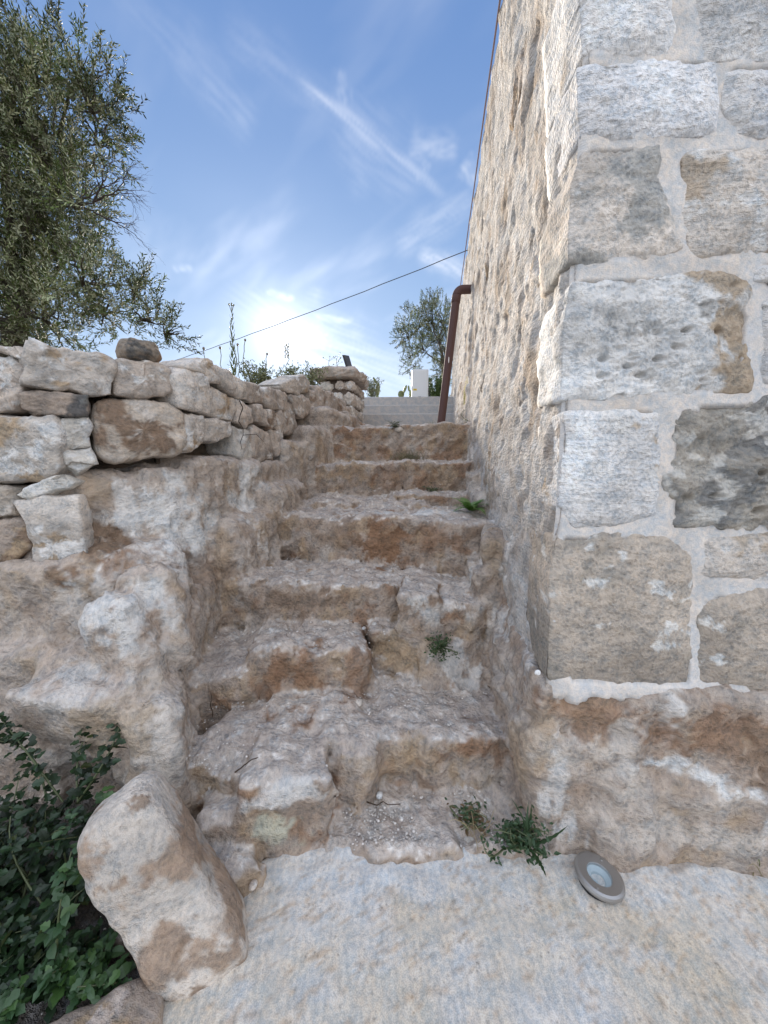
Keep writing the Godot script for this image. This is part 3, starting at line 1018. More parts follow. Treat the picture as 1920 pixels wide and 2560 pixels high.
func dry_wall() -> void:
	var w := base("dry_stone_wall", Vector3(-1.3, 1.2, -1.6), "long dry stone wall of rough limestone blocks on the left bank", "wall")
	var list := [
		["b", [0.87, 1.73, 0.94, 1.73, 0.96, 1.71, 0.95, 1.68, 0.89, 1.70, 0.86, 1.71]],
		["b", [0.84, 1.70, 0.89, 1.70, 0.94, 1.66, 0.92, 1.60, 0.91, 1.53, 0.88, 1.50, 0.81, 1.49]],
		["s", [0.98, 1.76, 1.02, 1.75, 1.14, 1.75, 1.22, 1.74, 1.24, 1.72, 1.22, 1.58, 1.13, 1.57, 1.08, 1.59, 1.06, 1.58, 1.00, 1.58, 0.94, 1.59, 0.94, 1.61, 0.96, 1.69]],
		["b", [1.24, 1.74, 1.27, 1.75, 1.42, 1.76, 1.47, 1.74, 1.47, 1.63, 1.43, 1.60, 1.23, 1.58, 1.23, 1.66]],
		["g", [0.93, 1.56, 0.97, 1.57, 1.04, 1.58, 1.09, 1.57, 1.13, 1.57, 1.14, 1.54, 1.13, 1.48, 1.02, 1.48, 0.97, 1.48, 0.93, 1.50]],
		["p", [0.78, 1.49, 0.94, 1.48, 1.02, 1.48, 1.03, 1.45, 1.04, 1.41, 1.03, 1.28, 0.99, 1.24, 0.94, 1.22, 0.86, 1.22, 0.74, 1.22]],
		["w", [1.04, 1.44, 1.05, 1.47, 1.13, 1.48, 1.14, 1.46, 1.13, 1.37, 1.08, 1.35, 1.04, 1.35]],
		["w", [1.03, 1.34, 1.07, 1.35, 1.13, 1.36, 1.15, 1.29, 1.08, 1.25, 1.04, 1.28]],
		["w", [0.86, 1.17, 0.90, 1.20, 0.99, 1.24, 1.03, 1.25, 1.07, 1.22, 1.05, 1.20, 1.00, 1.19, 0.92, 1.16]],
		["r", [0.74, 1.22, 0.85, 1.20, 0.86, 1.15, 0.85, 1.09, 0.73, 1.07]],
		["o", [0.73, 1.07, 0.86, 1.08, 0.90, 1.06, 0.89, 0.96, 0.84, 0.92, 0.79, 0.89, 0.70, 0.89]],
		["p", [0.86, 1.15, 0.94, 1.17, 1.08, 1.16, 1.08, 1.02, 1.09, 0.82, 1.07, 0.76, 0.93, 0.76, 0.90, 0.84, 0.90, 0.96, 0.90, 1.05]],
		["r", [1.14, 1.47, 1.17, 1.55, 1.21, 1.57, 1.28, 1.58, 1.44, 1.59, 1.52, 1.54, 1.52, 1.42, 1.51, 1.36, 1.47, 1.33, 1.21, 1.30, 1.17, 1.32, 1.14, 1.36]],
		["p", [1.47, 1.71, 1.54, 1.75, 1.61, 1.76, 1.70, 1.74, 1.74, 1.67, 1.75, 1.60, 1.71, 1.55, 1.50, 1.56, 1.48, 1.64]],
		["p", [1.51, 1.75, 1.60, 1.81, 1.77, 1.85, 1.78, 1.83, 1.83, 1.74, 1.71, 1.71, 1.69, 1.75, 1.58, 1.75]],
		["q", [1.78, 1.83, 1.93, 1.83, 2.10, 1.79, 2.13, 1.70, 2.06, 1.68, 1.93, 1.70, 1.83, 1.72, 1.79, 1.79]],
		["p", [1.72, 1.70, 1.78, 1.71, 2.00, 1.68, 2.01, 1.62, 1.97, 1.54, 1.81, 1.54, 1.71, 1.55, 1.75, 1.60]],
		["b", [2.10, 1.81, 2.32, 1.82, 2.36, 1.71, 2.17, 1.68, 2.12, 1.72]],
		["b", [2.00, 1.68, 2.10, 1.68, 2.19, 1.65, 2.19, 1.56, 2.09, 1.51, 1.98, 1.54, 2.01, 1.61]],
		["b", [2.18, 1.68, 2.31, 1.69, 2.40, 1.65, 2.40, 1.55, 2.22, 1.57]],
		["b", [2.38, 1.67, 2.48, 1.67, 2.50, 1.56, 2.42, 1.54, 2.37, 1.62]],
		["b", [2.35, 1.82, 2.54, 1.84, 2.59, 1.70, 2.46, 1.67, 2.36, 1.70]],
		["b", [2.57, 1.84, 2.71, 1.85, 2.78, 1.81, 2.73, 1.70, 2.60, 1.70]],
		["p", [1.54, 1.54, 1.67, 1.54, 1.68, 1.50, 1.65, 1.40, 1.55, 1.35, 1.51, 1.36]],
		["p", [1.68, 1.53, 1.94, 1.54, 1.94, 1.46, 1.80, 1.41, 1.66, 1.41, 1.69, 1.48]],
		["w", [1.95, 1.52, 2.09, 1.51, 2.16, 1.48, 2.15, 1.32, 2.05, 1.30, 1.94, 1.35]],
		["b", [2.19, 1.55, 2.26, 1.54, 2.43, 1.50, 2.46, 1.32, 2.23, 1.29, 2.14, 1.34, 2.13, 1.48]],
		["b", [2.42, 1.54, 2.56, 1.55, 2.60, 1.38, 2.50, 1.34, 2.44, 1.40]],
		["b", [2.51, 1.67, 2.66, 1.71, 2.69, 1.61, 2.66, 1.47, 2.58, 1.48, 2.52, 1.55]],
		["b", [2.70, 1.78, 2.86, 1.79, 2.96, 1.69, 2.97, 1.57, 2.83, 1.52, 2.68, 1.52, 2.67, 1.66]],
		["p", [2.62, 1.90, 2.85, 1.98, 3.15, 2.08, 3.28, 2.05, 3.29, 1.95, 2.98, 1.87, 2.71, 1.85]],
		["b", [2.78, 1.84, 3.10, 1.89, 3.27, 1.88, 3.28, 1.76, 3.08, 1.68, 2.93, 1.70, 2.86, 1.79]],
		["b", [3.29, 1.98, 3.47, 1.97, 3.47, 1.79, 3.30, 1.75, 3.29, 1.88]],
		["b", [3.35, 2.03, 3.68, 2.07, 3.87, 2.02, 3.71, 1.83, 3.49, 1.80, 3.46, 1.96]],
		["b", [3.73, 2.05, 4.13, 2.10, 4.35, 2.02, 4.23, 1.86, 3.78, 1.83, 3.84, 1.98]],
		["b", [4.18, 2.06, 4.55, 2.06, 4.82, 1.90, 4.77, 1.79, 4.41, 1.84]],
	]
	var sd := 1
	for e in list:
		var o := styles(e[0], sd)
		var mid := middle(e[1])
		o.depth = 0.24
		o.n = 80 if mid.x < 1.6 else 56
		o.rings = 15 if mid.x < 1.6 else 10
		place_on_wall(w, stone(shrunk(poly_of(e[1], mid), 0.0), o), mid, 0.0)
		sd += 1
	# stones past the ones that can be traced singly: top course towards the pillar, and the hidden left end
	for k in 5:
		var mid := Vector2(4.75 + k * 0.13, 1.93 + 0.02 * (k % 2))
		place_on_wall(w, stone(rough_poly(0.09, 0.10, k + 300), styles("b", 90 + k)), mid, 0.0)
	for k in 7:
		var mid := Vector2(0.55 - (k % 2) * 0.34, 1.16 + (k / 2) * 0.19)
		place_on_wall(w, stone(rough_poly(0.16, 0.09, k + 400), styles(["p", "b", "o"][k % 3], 120 + k)), mid, 0.0)
	# rubble filling seen only in the gaps
	var core_at := func(u: float, v: float) -> Vector3:
		var s := u * 5.25
		var p := wall_at(s)
		var t := (wall_at(s + 0.02) - p).normalized()
		var out := t.cross(Vector3.UP)
		var top := 1.66 + maxf(0.0, s - 1.3) * 0.068
		return p - out * (0.19 if v < 0.95 else 0.6) + Vector3.UP * lerpf(1.0 + maxf(0.0, s - 1.5) * 0.12, top, minf(v / 0.85, 1.0)) + out * fbm.get_noise_3d(s * 5.0, v * 5.0, 0.0) * 0.05
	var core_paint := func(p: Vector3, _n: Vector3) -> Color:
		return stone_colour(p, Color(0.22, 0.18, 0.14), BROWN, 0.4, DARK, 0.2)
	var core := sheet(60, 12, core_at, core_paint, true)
	put("rubble_core", core, M.soil, w).transform = Transform3D(Basis.IDENTITY, -w.position)
	# the rest of the wall's thickness
	# wiry dead stem that hangs between the stones
	var tw := base("dead_twig", Vector3.ZERO, "thin dry twig hanging down between pale stones of the dry wall", "twig")
	var tp := wall_at(1.93)
	var pts := PackedVector3Array()
	for k in 8:
		pts.append(Vector3(tp.x + 0.055 + 0.012 * sin(k * 1.7), 1.66 - k * 0.04, tp.z + 0.012 * cos(k * 2.3)))
	put("stem", tube(pts, PackedFloat32Array([0.003, 0.003, 0.0028, 0.0026, 0.0024, 0.0022, 0.002, 0.0015]), 5, Color(0.08, 0.06, 0.05)), M.bark, tw)
	put("shoot", tube(PackedVector3Array([pts[5], pts[5] + Vector3(0.05, 0.012, -0.09), pts[5] + Vector3(0.07, -0.03, -0.17)]), PackedFloat32Array([0.002, 0.002, 0.001]), 5, Color(0.08, 0.06, 0.05)), M.bark, tw)

func place_on_wall(w: Node3D, mesh: Mesh, mid: Vector2, forward: float) -> void:
	var a := wall_at(maxf(mid.x - 0.08, 0.0))
	var b := wall_at(mid.x + 0.08)
	var t := (b - a).normalized()
	var out := t.cross(Vector3.UP)
	var m := piece("stone", mesh, M.stone, w)
	m.transform = Transform3D(Basis(t, Vector3.UP, out), wall_at(mid.x) + Vector3.UP * mid.y + out * (forward - 0.012 + rng.randf() * 0.03) - w.position)

func rough_poly(a: float, b: float, sd: int) -> PackedVector2Array:
	var r := RandomNumberGenerator.new()
	r.seed = sd
	var p := PackedVector2Array()
	for k in 8:
		var an := TAU * (k + 0.5 + r.randf_range(-0.25, 0.25)) / 8
		var c := Vector2(cos(an), sin(an))
		var l := 1.0 / pow(pow(absf(c.x), 4.0) + pow(absf(c.y), 4.0), 0.25)
		p.append(Vector2(c.x * l * a, c.y * l * b) * r.randf_range(0.86, 1.06))
	return p

func pillar() -> void:
	var w := base("stone_pillar", Vector3(-0.59, 1.75, -5.65), "stone pillar with a thick rough cap slab at the far end of the dry wall", "pillar")
	w.rotation.y = -0.12
	var hx := 0.235
	var hz := 0.42
	put("rubble_core", block(Vector3(hx * 1.7, 0.72, hz * 1.8), 0.05, Color(0.2, 0.16, 0.13)), M.soil, w).position = Vector3(0, 0.3, 0)
	var sd := 500
	for face in 3:
		var half := hx if face == 0 else hz
		var rows := [0.0, 0.14, 0.30, 0.50, 0.64]
		for r in 4:
			var x := -half
			var k := 0
			while x < half - 0.05:
				var l := minf([0.17, 0.24, 0.14, 0.2][(k + r + face) % 4], half - x)
				if half - x - l < 0.08: l = half - x
				var hy: float = (rows[r + 1] - rows[r]) * 0.5
				sd += 1
				var o := styles(["p", "w", "b", "p"][sd % 4], sd)
				o.n = 40
				o.rings = 8
				o.depth = 0.16
				o.edge = 0.03
				var m := piece("stone", stone(rough_poly(l * 0.5 - 0.006, hy - 0.006, sd), o), M.stone, w)
				var at := Vector3(x + l * 0.5, rows[r] + hy, 0)
				if face == 0: m.transform = Transform3D(Basis.IDENTITY, at + Vector3(0, 0, hz))
				elif face == 1: m.transform = Transform3D(Basis(Vector3.UP, PI / 2), Vector3(hx, at.y, -at.x))
				else: m.transform = Transform3D(Basis(Vector3.UP, -PI / 2), Vector3(-hx, at.y, at.x))
				x += l
				k += 1
	# cap: one rough slab, wider than the shaft
	var c := styles("b", 777)
	c.merge({"n": 84, "rings": 10, "sides": 9, "depth": 0.15, "bulge": 0.012, "edge": 0.03, "rough": 0.022, "wob": 0.03, "facet": 0.02}, true)
	var cap := put("cap_slab", stone(PackedVector2Array([Vector2(-0.34, -0.5), Vector2(-0.1, -0.54), Vector2(0.29, -0.5), Vector2(0.33, 0.0), Vector2(0.30, 0.5), Vector2(-0.3, 0.48), Vector2(-0.36, 0.0)]), c), M.stone, w)
	cap.transform = Transform3D(Basis(Vector3.RIGHT, -PI / 2), Vector3(0.0, 0.80, 0.0))

# the house: quoins and front blocks traced from its courses, long rough side wall, joints flush with lime mortar
func house() -> void:
	var top := 4.12
	var f := Vector3(cos(deg_to_rad(3.0)), 0, sin(deg_to_rad(3.0)))
	var fo := Vector3(-f.z, 0, f.x)
	var c := Vector3(CORNER.x, 0, CORNER.y)
	var w := base("stone_house", c, "old limestone house corner of big squared blocks in white mortar", "house")
	var list := [
		["w", [-0.03, 2.63, 0.18, 2.61, 0.22, 2.40, 0.21, 2.34, -0.00, 2.36]],
		["w", [0.24, 2.61, 0.61, 2.59, 0.65, 2.32, 0.31, 2.33, 0.28, 2.40]],
		["W", [-0.01, 2.33, 0.16, 2.33, 0.34, 2.32, 0.34, 2.27, 0.35, 2.16, 0.18, 2.15, 0.01, 2.16]],
		["W", [0.36, 2.30, 0.65, 2.31, 0.68, 2.15, 0.41, 2.15, 0.37, 2.22]],
		["g", [0.02, 2.13, 0.21, 2.13, 0.22, 2.04, 0.29, 1.89, 0.25, 1.87, 0.07, 1.84, 0.00, 1.86, -0.01, 2.04]],
		["o", [0.28, 2.11, 0.49, 2.12, 0.70, 2.12, 0.74, 1.86, 0.52, 1.87, 0.33, 1.85, 0.29, 1.98]],
		["r", [0.01, 1.80, 0.21, 1.81, 0.41, 1.81, 0.49, 1.77, 0.51, 1.50, 0.24, 1.49, -0.00, 1.48, 0.00, 1.76]],
		["w", [0.50, 1.83, 0.75, 1.83, 0.76, 1.78, 0.50, 1.79]],
		["w", [0.53, 1.73, 0.76, 1.73, 0.80, 1.51, 0.55, 1.52]],
		["k", [0.01, 1.44, 0.15, 1.45, 0.27, 1.45, 0.29, 1.34, 0.29, 1.14, 0.18, 1.12, 0.06, 1.11, 0.01, 1.17, 0.02, 1.39]],
		["d", [0.33, 1.45, 0.45, 1.47, 0.80, 1.48, 0.86, 1.10, 0.61, 1.11, 0.33, 1.12, 0.31, 1.28]],
		["m", [0.01, 1.07, 0.18, 1.09, 0.34, 1.08, 0.40, 1.02, 0.45, 0.60, 0.22, 0.59, 0.01, 0.61, -0.00, 0.94]],
		["o", [0.44, 1.07, 0.62, 1.09, 0.86, 1.09, 0.88, 0.95, 0.63, 0.95, 0.44, 0.96]],
		["m", [0.45, 0.88, 0.64, 0.92, 0.89, 0.93, 0.94, 0.56, 0.68, 0.57, 0.47, 0.62]],
	]
	var sd := 200
	for e in list:
		front_block(w, e[0], e[1], sd, f, fo)
		sd += 1
	# courses above and beside the frame
	var ys := [0.58, 0.94, 1.10, 1.49, 1.82, 2.14, 2.33, 2.63, 2.98, 3.30, 3.66, 4.08]
	for r in 11:
		var x := 0.92 if r < 7 else 0.01
		var k := 0
		while x < 2.2:
			var l: float = [0.42, 0.33, 0.5, 0.38][(k + r) % 4]
			if r >= 7 or x > 0.9:
				front_block(w, ["w", "m", "W", "g", "k", "o"][(k * 2 + r) % 6], [x, ys[r] + 0.01, x + l - 0.035, ys[r] + 0.012, x + l - 0.03, ys[r + 1] - 0.025, x + 0.005, ys[r + 1] - 0.02], 300 + r * 7 + k, f, fo)
			x += l
			k += 1
	# mortar of the front
	var cx := c
	var inner: Array[PackedVector2Array] = []
	for e in list:
		var m0 := middle(e[1])
		var pl := PackedVector2Array()
		for v in shrunk(poly_of(e[1], m0), 0.028): pl.append(v + m0)
		inner.append(pl)
	var front_at := func(u: float, v: float) -> Vector3:
		var a := u * u * 1.2 + u * 0.95 + 0.004
		var y := lerpf(0.40, top, v)
		var bump := fbm.get_noise_3d(a * 5.0, y * 5.0, 3.0) * 0.007 + fine.get_noise_3d(a * 0.5, y * 0.5, 3.0) * 0.003
		var behind := 0.0
		for pl in inner:
			if Geometry2D.is_point_in_polygon(Vector2(a, y), pl):
				behind = 0.07
				break
		return f * a + Vector3.UP * y + fo * (-behind + bump - 0.002 - 0.02 * exp(-a / 0.01) + 0.014 * sstep(0.66, 0.56, y + bump * 4.0) * sstep(0.0, 0.06, a) - 0.12 * sstep(0.555, 0.49, y + bump * 5.0))
	var front_paint := func(p: Vector3, _n: Vector3) -> Color:
		var n := blot.get_noise_3d(p.x * 4.0, p.y * 4.0, p.z * 4.0)
		return Color(0.80, 0.755, 0.71).lerp(Color(0.68, 0.615, 0.55), sstep(-0.1, 0.5, n) * 0.6) * (1.0 + fine.get_noise_3dv(p) * 0.08)
	var front := sheet(150, 230, front_at, front_paint, true)
	put("front_mortar", front, M.mortar, w)
	# side wall plaster and stones
	var d := Vector3(ALONG.x, 0, ALONG.y)
	var o3 := Vector3(OUT.x, 0, OUT.y)
	var side_at := func(u: float, v: float) -> Vector3:
		var s := u * (0.25 + 0.75 * u) * 8.6 + 0.004
		var y := lerpf(0.45, top, v)
		return d * s + Vector3.UP * y + o3 * (batter(s, y) + side_lumps(s, y))
	var plaster := sheet(260, 210, side_at, paint_side, false)
	put("side_mortar", plaster, M.ashlar, w)
	var r2 := RandomNumberGenerator.new()
	r2.seed = 8
	for r in 11:
		var s := 0.34 + 0.12 * (r % 2)
		while s < 8.2:
			var l := r2.randf_range(0.22, 0.55)
			var y0: float = ys[r] + r2.randf_range(-0.02, 0.02)
			var y1: float = ys[r + 1] - 0.03 + r2.randf_range(-0.03, 0.02)
			if y1 > 0.95 + s * 0.2 and r2.randf() < 0.5:
				var o := styles(["b", "p", "o", "q", "b", "p"][r2.randi() % 6], 900 + r * 31 + int(s * 10.0))
				o.merge({"n": 56 if s < 2.0 else 30, "rings": 10 if s < 2.0 else 5, "sides": 3, "depth": 0.12, "bulge": 0.010, "edge": 0.022, "rough": 0.013, "facet": 0.010, "wob": 0.03, "s1": o.s1 * 0.7}, true)
				o.c0 = o.c0.lerp(PALE, 0.4)
				var ym := (y0 + y1) * 0.5
				var m := piece("side_block", stone(rough_poly(l * 0.5 - 0.02, (y1 - y0) * 0.5 - 0.01, int(s * 100.0) + r), o), M.ashlar, w)
				m.transform = Transform3D(Basis(-d, Vector3.UP, o3), d * (s + l * 0.5) + Vector3.UP * ym + o3 * (batter(s + l * 0.5, ym) + r2.randf_range(-0.014, 0.004)))
			s += l
	# the body behind the facing, closed on top
	var st := SurfaceTool.new()
	st.begin(Mesh.PRIMITIVE_TRIANGLES)
	var i0 := f * 0.10 - fo * 0.08
	var i1 := f * 4.0 - fo * 0.08
	var i2 := d * 8.55 + f * 0.08
	var i3 := i2 + f * 4.0
	for e in [[i0, i1, fo], [i2, i0, o3], [i3, i2, -fo], [i1, i3, f]]:
		_quad(st, e[0], e[1], e[1] + Vector3.UP * (top - 0.01), e[0] + Vector3.UP * (top - 0.01), e[2], PALE)
	_quad(st, i0 + Vector3.UP * (top - 0.01), i1 + Vector3.UP * (top - 0.01), i3 + Vector3.UP * (top - 0.01), i2 + Vector3.UP * (top - 0.01), Vector3.UP, GREY)
	put("wall_body", st.commit(), M.ashlar, w)
	# thin drip edge along the top of the side wall and round the corner
	var pts := PackedVector3Array()
	var rad := PackedFloat32Array()
	for k in 30:
		var s := 8.6 - k * 0.297
		pts.append(d * s + Vector3.UP * (top + 0.01 + 0.006 * sin(k * 1.3)) + o3 * (batter(s, top) + 0.022))
		rad.append(0.007)
	pts.append(f * 2.4 + Vector3.UP * (top + 0.01) + fo * 0.02)
	rad.append(0.007)
	put("drip_edge", tube(pts, rad, 6), M.trim, w)

func batter(s: float, y: float) -> float:
	return 0.17 * clampf((3.3 - y) / 2.2, 0.0, 1.0) * sstep(0.5, 5.0, s) + 0.03 * clampf((1.6 - y), 0.0, 1.0) * sstep(0.2, 0.6, s)

func side_lumps(s: float, y: float) -> float:
	var h := fbm.get_noise_3d(s * 2.6, y * 2.2, 7.0) * 0.024 + fbm.get_noise_3d(s * 9.0, y * 8.0, 7.0) * 0.014 + chips.get_noise_3d(s * 5.0, y * 5.5, 7.0) * 0.008
	h += fine.get_noise_3d(s * 0.5, y * 0.5, 7.0) * 0.007
	return h * sstep(0.0, 0.06, s) - 0.016 * exp(-s / 0.05) * sstep(1.02, 1.15, y)

func paint_side(p: Vector3, _n: Vector3) -> Color:
	var a := blot.get_noise_3d(p.x * 3.0, p.y * 2.0, p.z * 3.0)
	var b := blot.get_noise_3d(p.x * 6.0, p.y * 5.0, p.z * 6.0 + 3.0)
	var f := fine.get_noise_3dv(p)
	var c := Color(0.68, 0.63, 0.58).lerp(BEIGE, sstep(-0.2, 0.4, a) * 0.7)
	c = c.lerp(WHITE, sstep(0.12, 0.36, b + f * 0.1) * 0.6)
	c = c.lerp(OCHRE, sstep(0.18, 0.42, a + f * 0.1) * 0.4)
	c = c.lerp(GREY, sstep(0.22, 0.45, -b) * 0.5)
	c = c.lerp(Color(0.52, 0.45, 0.13), 0.7 * (1.0 - sstep(0.4, 1.0, ((p - Vector3(0.42, 2.05, -3.1)) * Vector3(0.0, 1.6, 3.0)).length() * 4.0 + b * 2.0)))
	return c * (1.0 + f * 0.14)

func front_block(w: Node3D, k: String, list: Array, sd: int, f: Vector3, fo: Vector3) -> void:
	var mid := middle(list)
	var o := {"seed": sd, "n": 190, "rings": 50, "sides": 9, "depth": 0.30, "bulge": 0.013, "edge": 0.010, "rough": 0.008, "wob": 0.0035, "soft": 1, "c0": PALE, "c1": OCHRE, "s1": 0.15, "c2": WHITE, "s2": 0.25}
	if mid.x > 0.7 or mid.y > 2.7: o.merge({"n": 64, "rings": 14}, true)
	match k:
		"w": o.merge({"c0": Color(0.80, 0.775, 0.75), "c1": Color(0.58, 0.50, 0.42), "s1": 0.12, "c2": GREY, "s2": 0.03}, true)
		"W": o.merge({"c0": Color(0.84, 0.82, 0.81), "c1": Color(0.78, 0.75, 0.72), "s1": 0.3, "c2": GREY, "s2": -0.10}, true)
		"g": o.merge({"c0": PALE, "c1": Color(0.43, 0.42, 0.395), "s1": 0.42, "c2": Color(0.72, 0.70, 0.67), "s2": 0.10, "rough": 0.009}, true)
		"o": o.merge({"c0": PALE, "c1": Color(0.52, 0.42, 0.32), "s1": 0.45, "c2": WHITE, "s2": 0.2}, true)
		"r": o.merge({"c0": WHITE, "c1": Color(0.44, 0.33, 0.22), "s1": 0.34, "gx": 1.1, "c2": Color(0.42, 0.41, 0.39), "s2": 0.10, "rough": 0.010, "facet": 0.010, "pits": 0.028}, true)
		"k": o.merge({"c0": Color(0.84, 0.81, 0.78), "c1": Color(0.58, 0.44, 0.30), "s1": 0.26, "c2": WHITE, "s2": 0.3, "rough": 0.006}, true)
		"d": o.merge({"c0": Color(0.44, 0.40, 0.345), "c1": Color(0.25, 0.245, 0.235), "s1": 0.40, "c2": Color(0.62, 0.59, 0.54), "s2": 0.26, "rough": 0.018, "facet": 0.014, "wob": 0.014, "pits": 0.035}, true)
		"m": o.merge({"c0": Color(0.49, 0.42, 0.35), "c1": Color(0.385, 0.345, 0.295), "s1": 0.36, "c2": Color(0.82, 0.80, 0.76), "s2": 0.10, "rough": 0.008}, true)
	var m := piece("ashlar_block", stone(shrunk(poly_of(list, mid), -0.007), o), M.ashlar if k in ["W", "w", "k", "o"] else M.stone, w)
	m.transform = Transform3D(Basis(f, Vector3.UP, fo), f * mid.x + Vector3.UP * mid.y + fo * 0.004)

# ---------------------------------------------------------------- ground
func ground_height(x: float, z: float) -> float:
	var back := sstep(6.6, 7.4, -z)
	var h := lerpf(-0.08, 2.42, back)
	if x < -0.9:
		var face := -1.95 if x < -1.3 else -2.2
		h = lerpf(-0.08, 1.52 + clampf((-z - 2.0) * 0.13, 0.0, 1.0), sstep(0.0, 0.35, face - z))
	h += clampf((-z - 8.0) * 0.03, 0.0, 1.2) + fbm.get_noise_2d(x * 0.2, z * 0.2) * 0.25 * sstep(9.0, 20.0, Vector2(x, z).length())
	return h + fbm.get_noise_2d(x * 1.3, z * 1.3) * 0.03

func terrain() -> void:
	var land := func(u: float, v: float) -> Vector3:
		var a := (u - 0.5) * 2.0
		var b := (v - 0.5) * 2.0
		var x := a * 3.0 + signf(a) * pow(absf(a), 4.0) * 120.0
		var z := -3.0 + b * 8.0 + signf(b) * pow(absf(b), 4.0) * 120.0
		return Vector3(x, ground_height(x, z), z)
	var paint := func(p: Vector3, _n: Vector3) -> Color:
		var n := blot.get_noise_3d(p.x, p.y, p.z)
		return Color(0.20, 0.16, 0.11).lerp(Color(0.16, 0.16, 0.07), sstep(-0.1, 0.3, n)) * (1.0 + 0.2 * fine.get_noise_3dv(p))
	tag(put("terrain", sheet(220, 220, land, paint), M.soil), "", "", "", "structure")
	# pale lime floor in front of the steps
	var floor_at := func(u: float, v: float) -> Vector3:
		var z := lerpf(-1.30, 9.0, v * v * v * 0.75 + v * 0.25)
		var left := -0.60 - (z + 0.72) * 0.50 + fbm.get_noise_2d(z * 5.0, 3.0) * 0.05
		if z > -0.6: left = -0.50 + fbm.get_noise_2d(z * 5.0, 3.0) * 0.05 - (z + 0.6) * 0.5
		var x := lerpf(left, 3.0 + maxf(z + 0.8, 0.0) * 0.9, u)
		var y := fbm.get_noise_2d(x * 1.6, z * 1.6) * 0.008 + fine.get_noise_2d(x * 0.4, z * 0.4) * 0.0022
		y += 0.012 * sstep(-0.98, -1.10, z) * fbm.get_noise_2d(x * 9.0, z * 9.0) - 0.03 * exp(-(x - left) / 0.03)
		return Vector3(x, y, z)
	var floor_paint := func(p: Vector3, _n: Vector3) -> Color:
		var a := blot.get_noise_3d(p.x * 1.3, 2.0, p.z * 1.3)
		var b := blot.get_noise_3d(p.x * 5.0, 7.0, p.z * 5.0)
		var f := fine.get_noise_3dv(p)
		var c := Color(0.75, 0.68, 0.58).lerp(Color(0.79, 0.745, 0.685), sstep(-0.25, 0.3, a + p.x * 0.25))
		c = c.lerp(Color(0.68, 0.57, 0.42), sstep(0.0, 0.35, blot.get_noise_3d(p.x * 2.0 + 5.0, 0.0, p.z * 2.0)) * 0.45)
		c = c.lerp(Color(0.80, 0.79, 0.77), sstep(-0.95, -1.06, p.z + b * 0.14) * 0.7)
		c = c.lerp(Color(0.80, 0.78, 0.75), sstep(0.16, 0.34, b) * 0.5)
		c = c.lerp(Color(0.48, 0.34, 0.22), sstep(0.30, 0.42, f + b * 0.3) * 0.5)
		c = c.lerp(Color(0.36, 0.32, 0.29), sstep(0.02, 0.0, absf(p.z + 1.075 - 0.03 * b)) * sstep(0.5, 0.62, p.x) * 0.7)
		return c * (1.0 + f * 0.08)
	tag(put("floor", sheet(260, 260, floor_at, floor_paint), M.concrete), "", "", "", "structure")
	var soil_at := func(u: float, v: float) -> Vector3:
		var x := lerpf(-2.4, -0.42, u)
		var z := lerpf(-1.5, 0.6, v)
		return Vector3(x, -0.035 + fbm.get_noise_2d(x * 6.0, z * 6.0) * 0.02 + fine.get_noise_2d(x, z) * 0.008, z)
	var soil_paint := func(p: Vector3, _n: Vector3) -> Color:
		var b := blot.get_noise_3d(p.x * 6.0, 7.0, p.z * 6.0)
		return Color(0.15, 0.13, 0.11).lerp(Color(0.34, 0.33, 0.33), sstep(0.0, 0.35, b + fine.get_noise_3dv(p) * 0.4))
	tag(put("soil", sheet(140, 140, soil_at, soil_paint), M.soil), "", "", "", "structure")

func concrete_steps() -> void:
	var w := base("concrete_steps", Vector3(0.45, 1.6, -6.6), "three grey cast concrete steps at the top of the rock stairs", "steps")
	var dirs := Vector2(0.99, 0.10).normalized()
	var ys := [2.09, 2.275, 2.46]
	for k in 3:
		var h: float = ys[k] - 1.5
		var o := put("step", block(Vector3(2.4, h, 1.6), 0.012, Color(0.56, 0.545, 0.53)), M.mortar, w)
		o.position = Vector3(0.32, ys[k] - h * 0.5 - 1.6, -0.5 - k * 0.31)
		o.rotation.y = -0.05
	tag(put("terrace", block(Vector3(4.0, 0.5, 6.0), 0.02, Color(0.42, 0.38, 0.34)), M.mortar), "", "", "", "structure").position = Vector3(0.6, 2.205, -10.2)

# a rock lying free: a lumpy superellipsoid
func boulder_mesh(size: Vector3, sd: float, power: float, rough: float, nu: int, nv: int, cols: Array) -> ArrayMesh:
	var P := PackedVector3Array()
	var C := PackedColorArray()
	for r in nv:
		var th := PI * r / (nv - 1)
		for k in nu:
			var ph := TAU * k / nu
			var d := Vector3(sin(th) * cos(ph), cos(th), sin(th) * sin(ph))
			var l := 1.0 / pow(pow(absf(d.x), power) + pow(absf(d.y), power) + pow(absf(d.z), power), 1.0 / power)
			var p := d * l * size * 0.5
			var q := p + Vector3(sd * 3.1, sd, sd * 1.7)
			var h := fbm.get_noise_3dv(q * 4.0) * rough * 2.0 + fbm.get_noise_3dv(q * 14.0) * rough * 0.6 + (cells.get_noise_3dv(q * 6.0) + 0.5) * rough * 0.9
			p += d * h
			P.append(p)
			C.append(stone_colour(q, cols[0], cols[1], cols[2], cols[3], cols[4]))
	var I := grid_index(nv, nu, true, true)
	return array_mesh(P, normals_of(P, I), C, I)

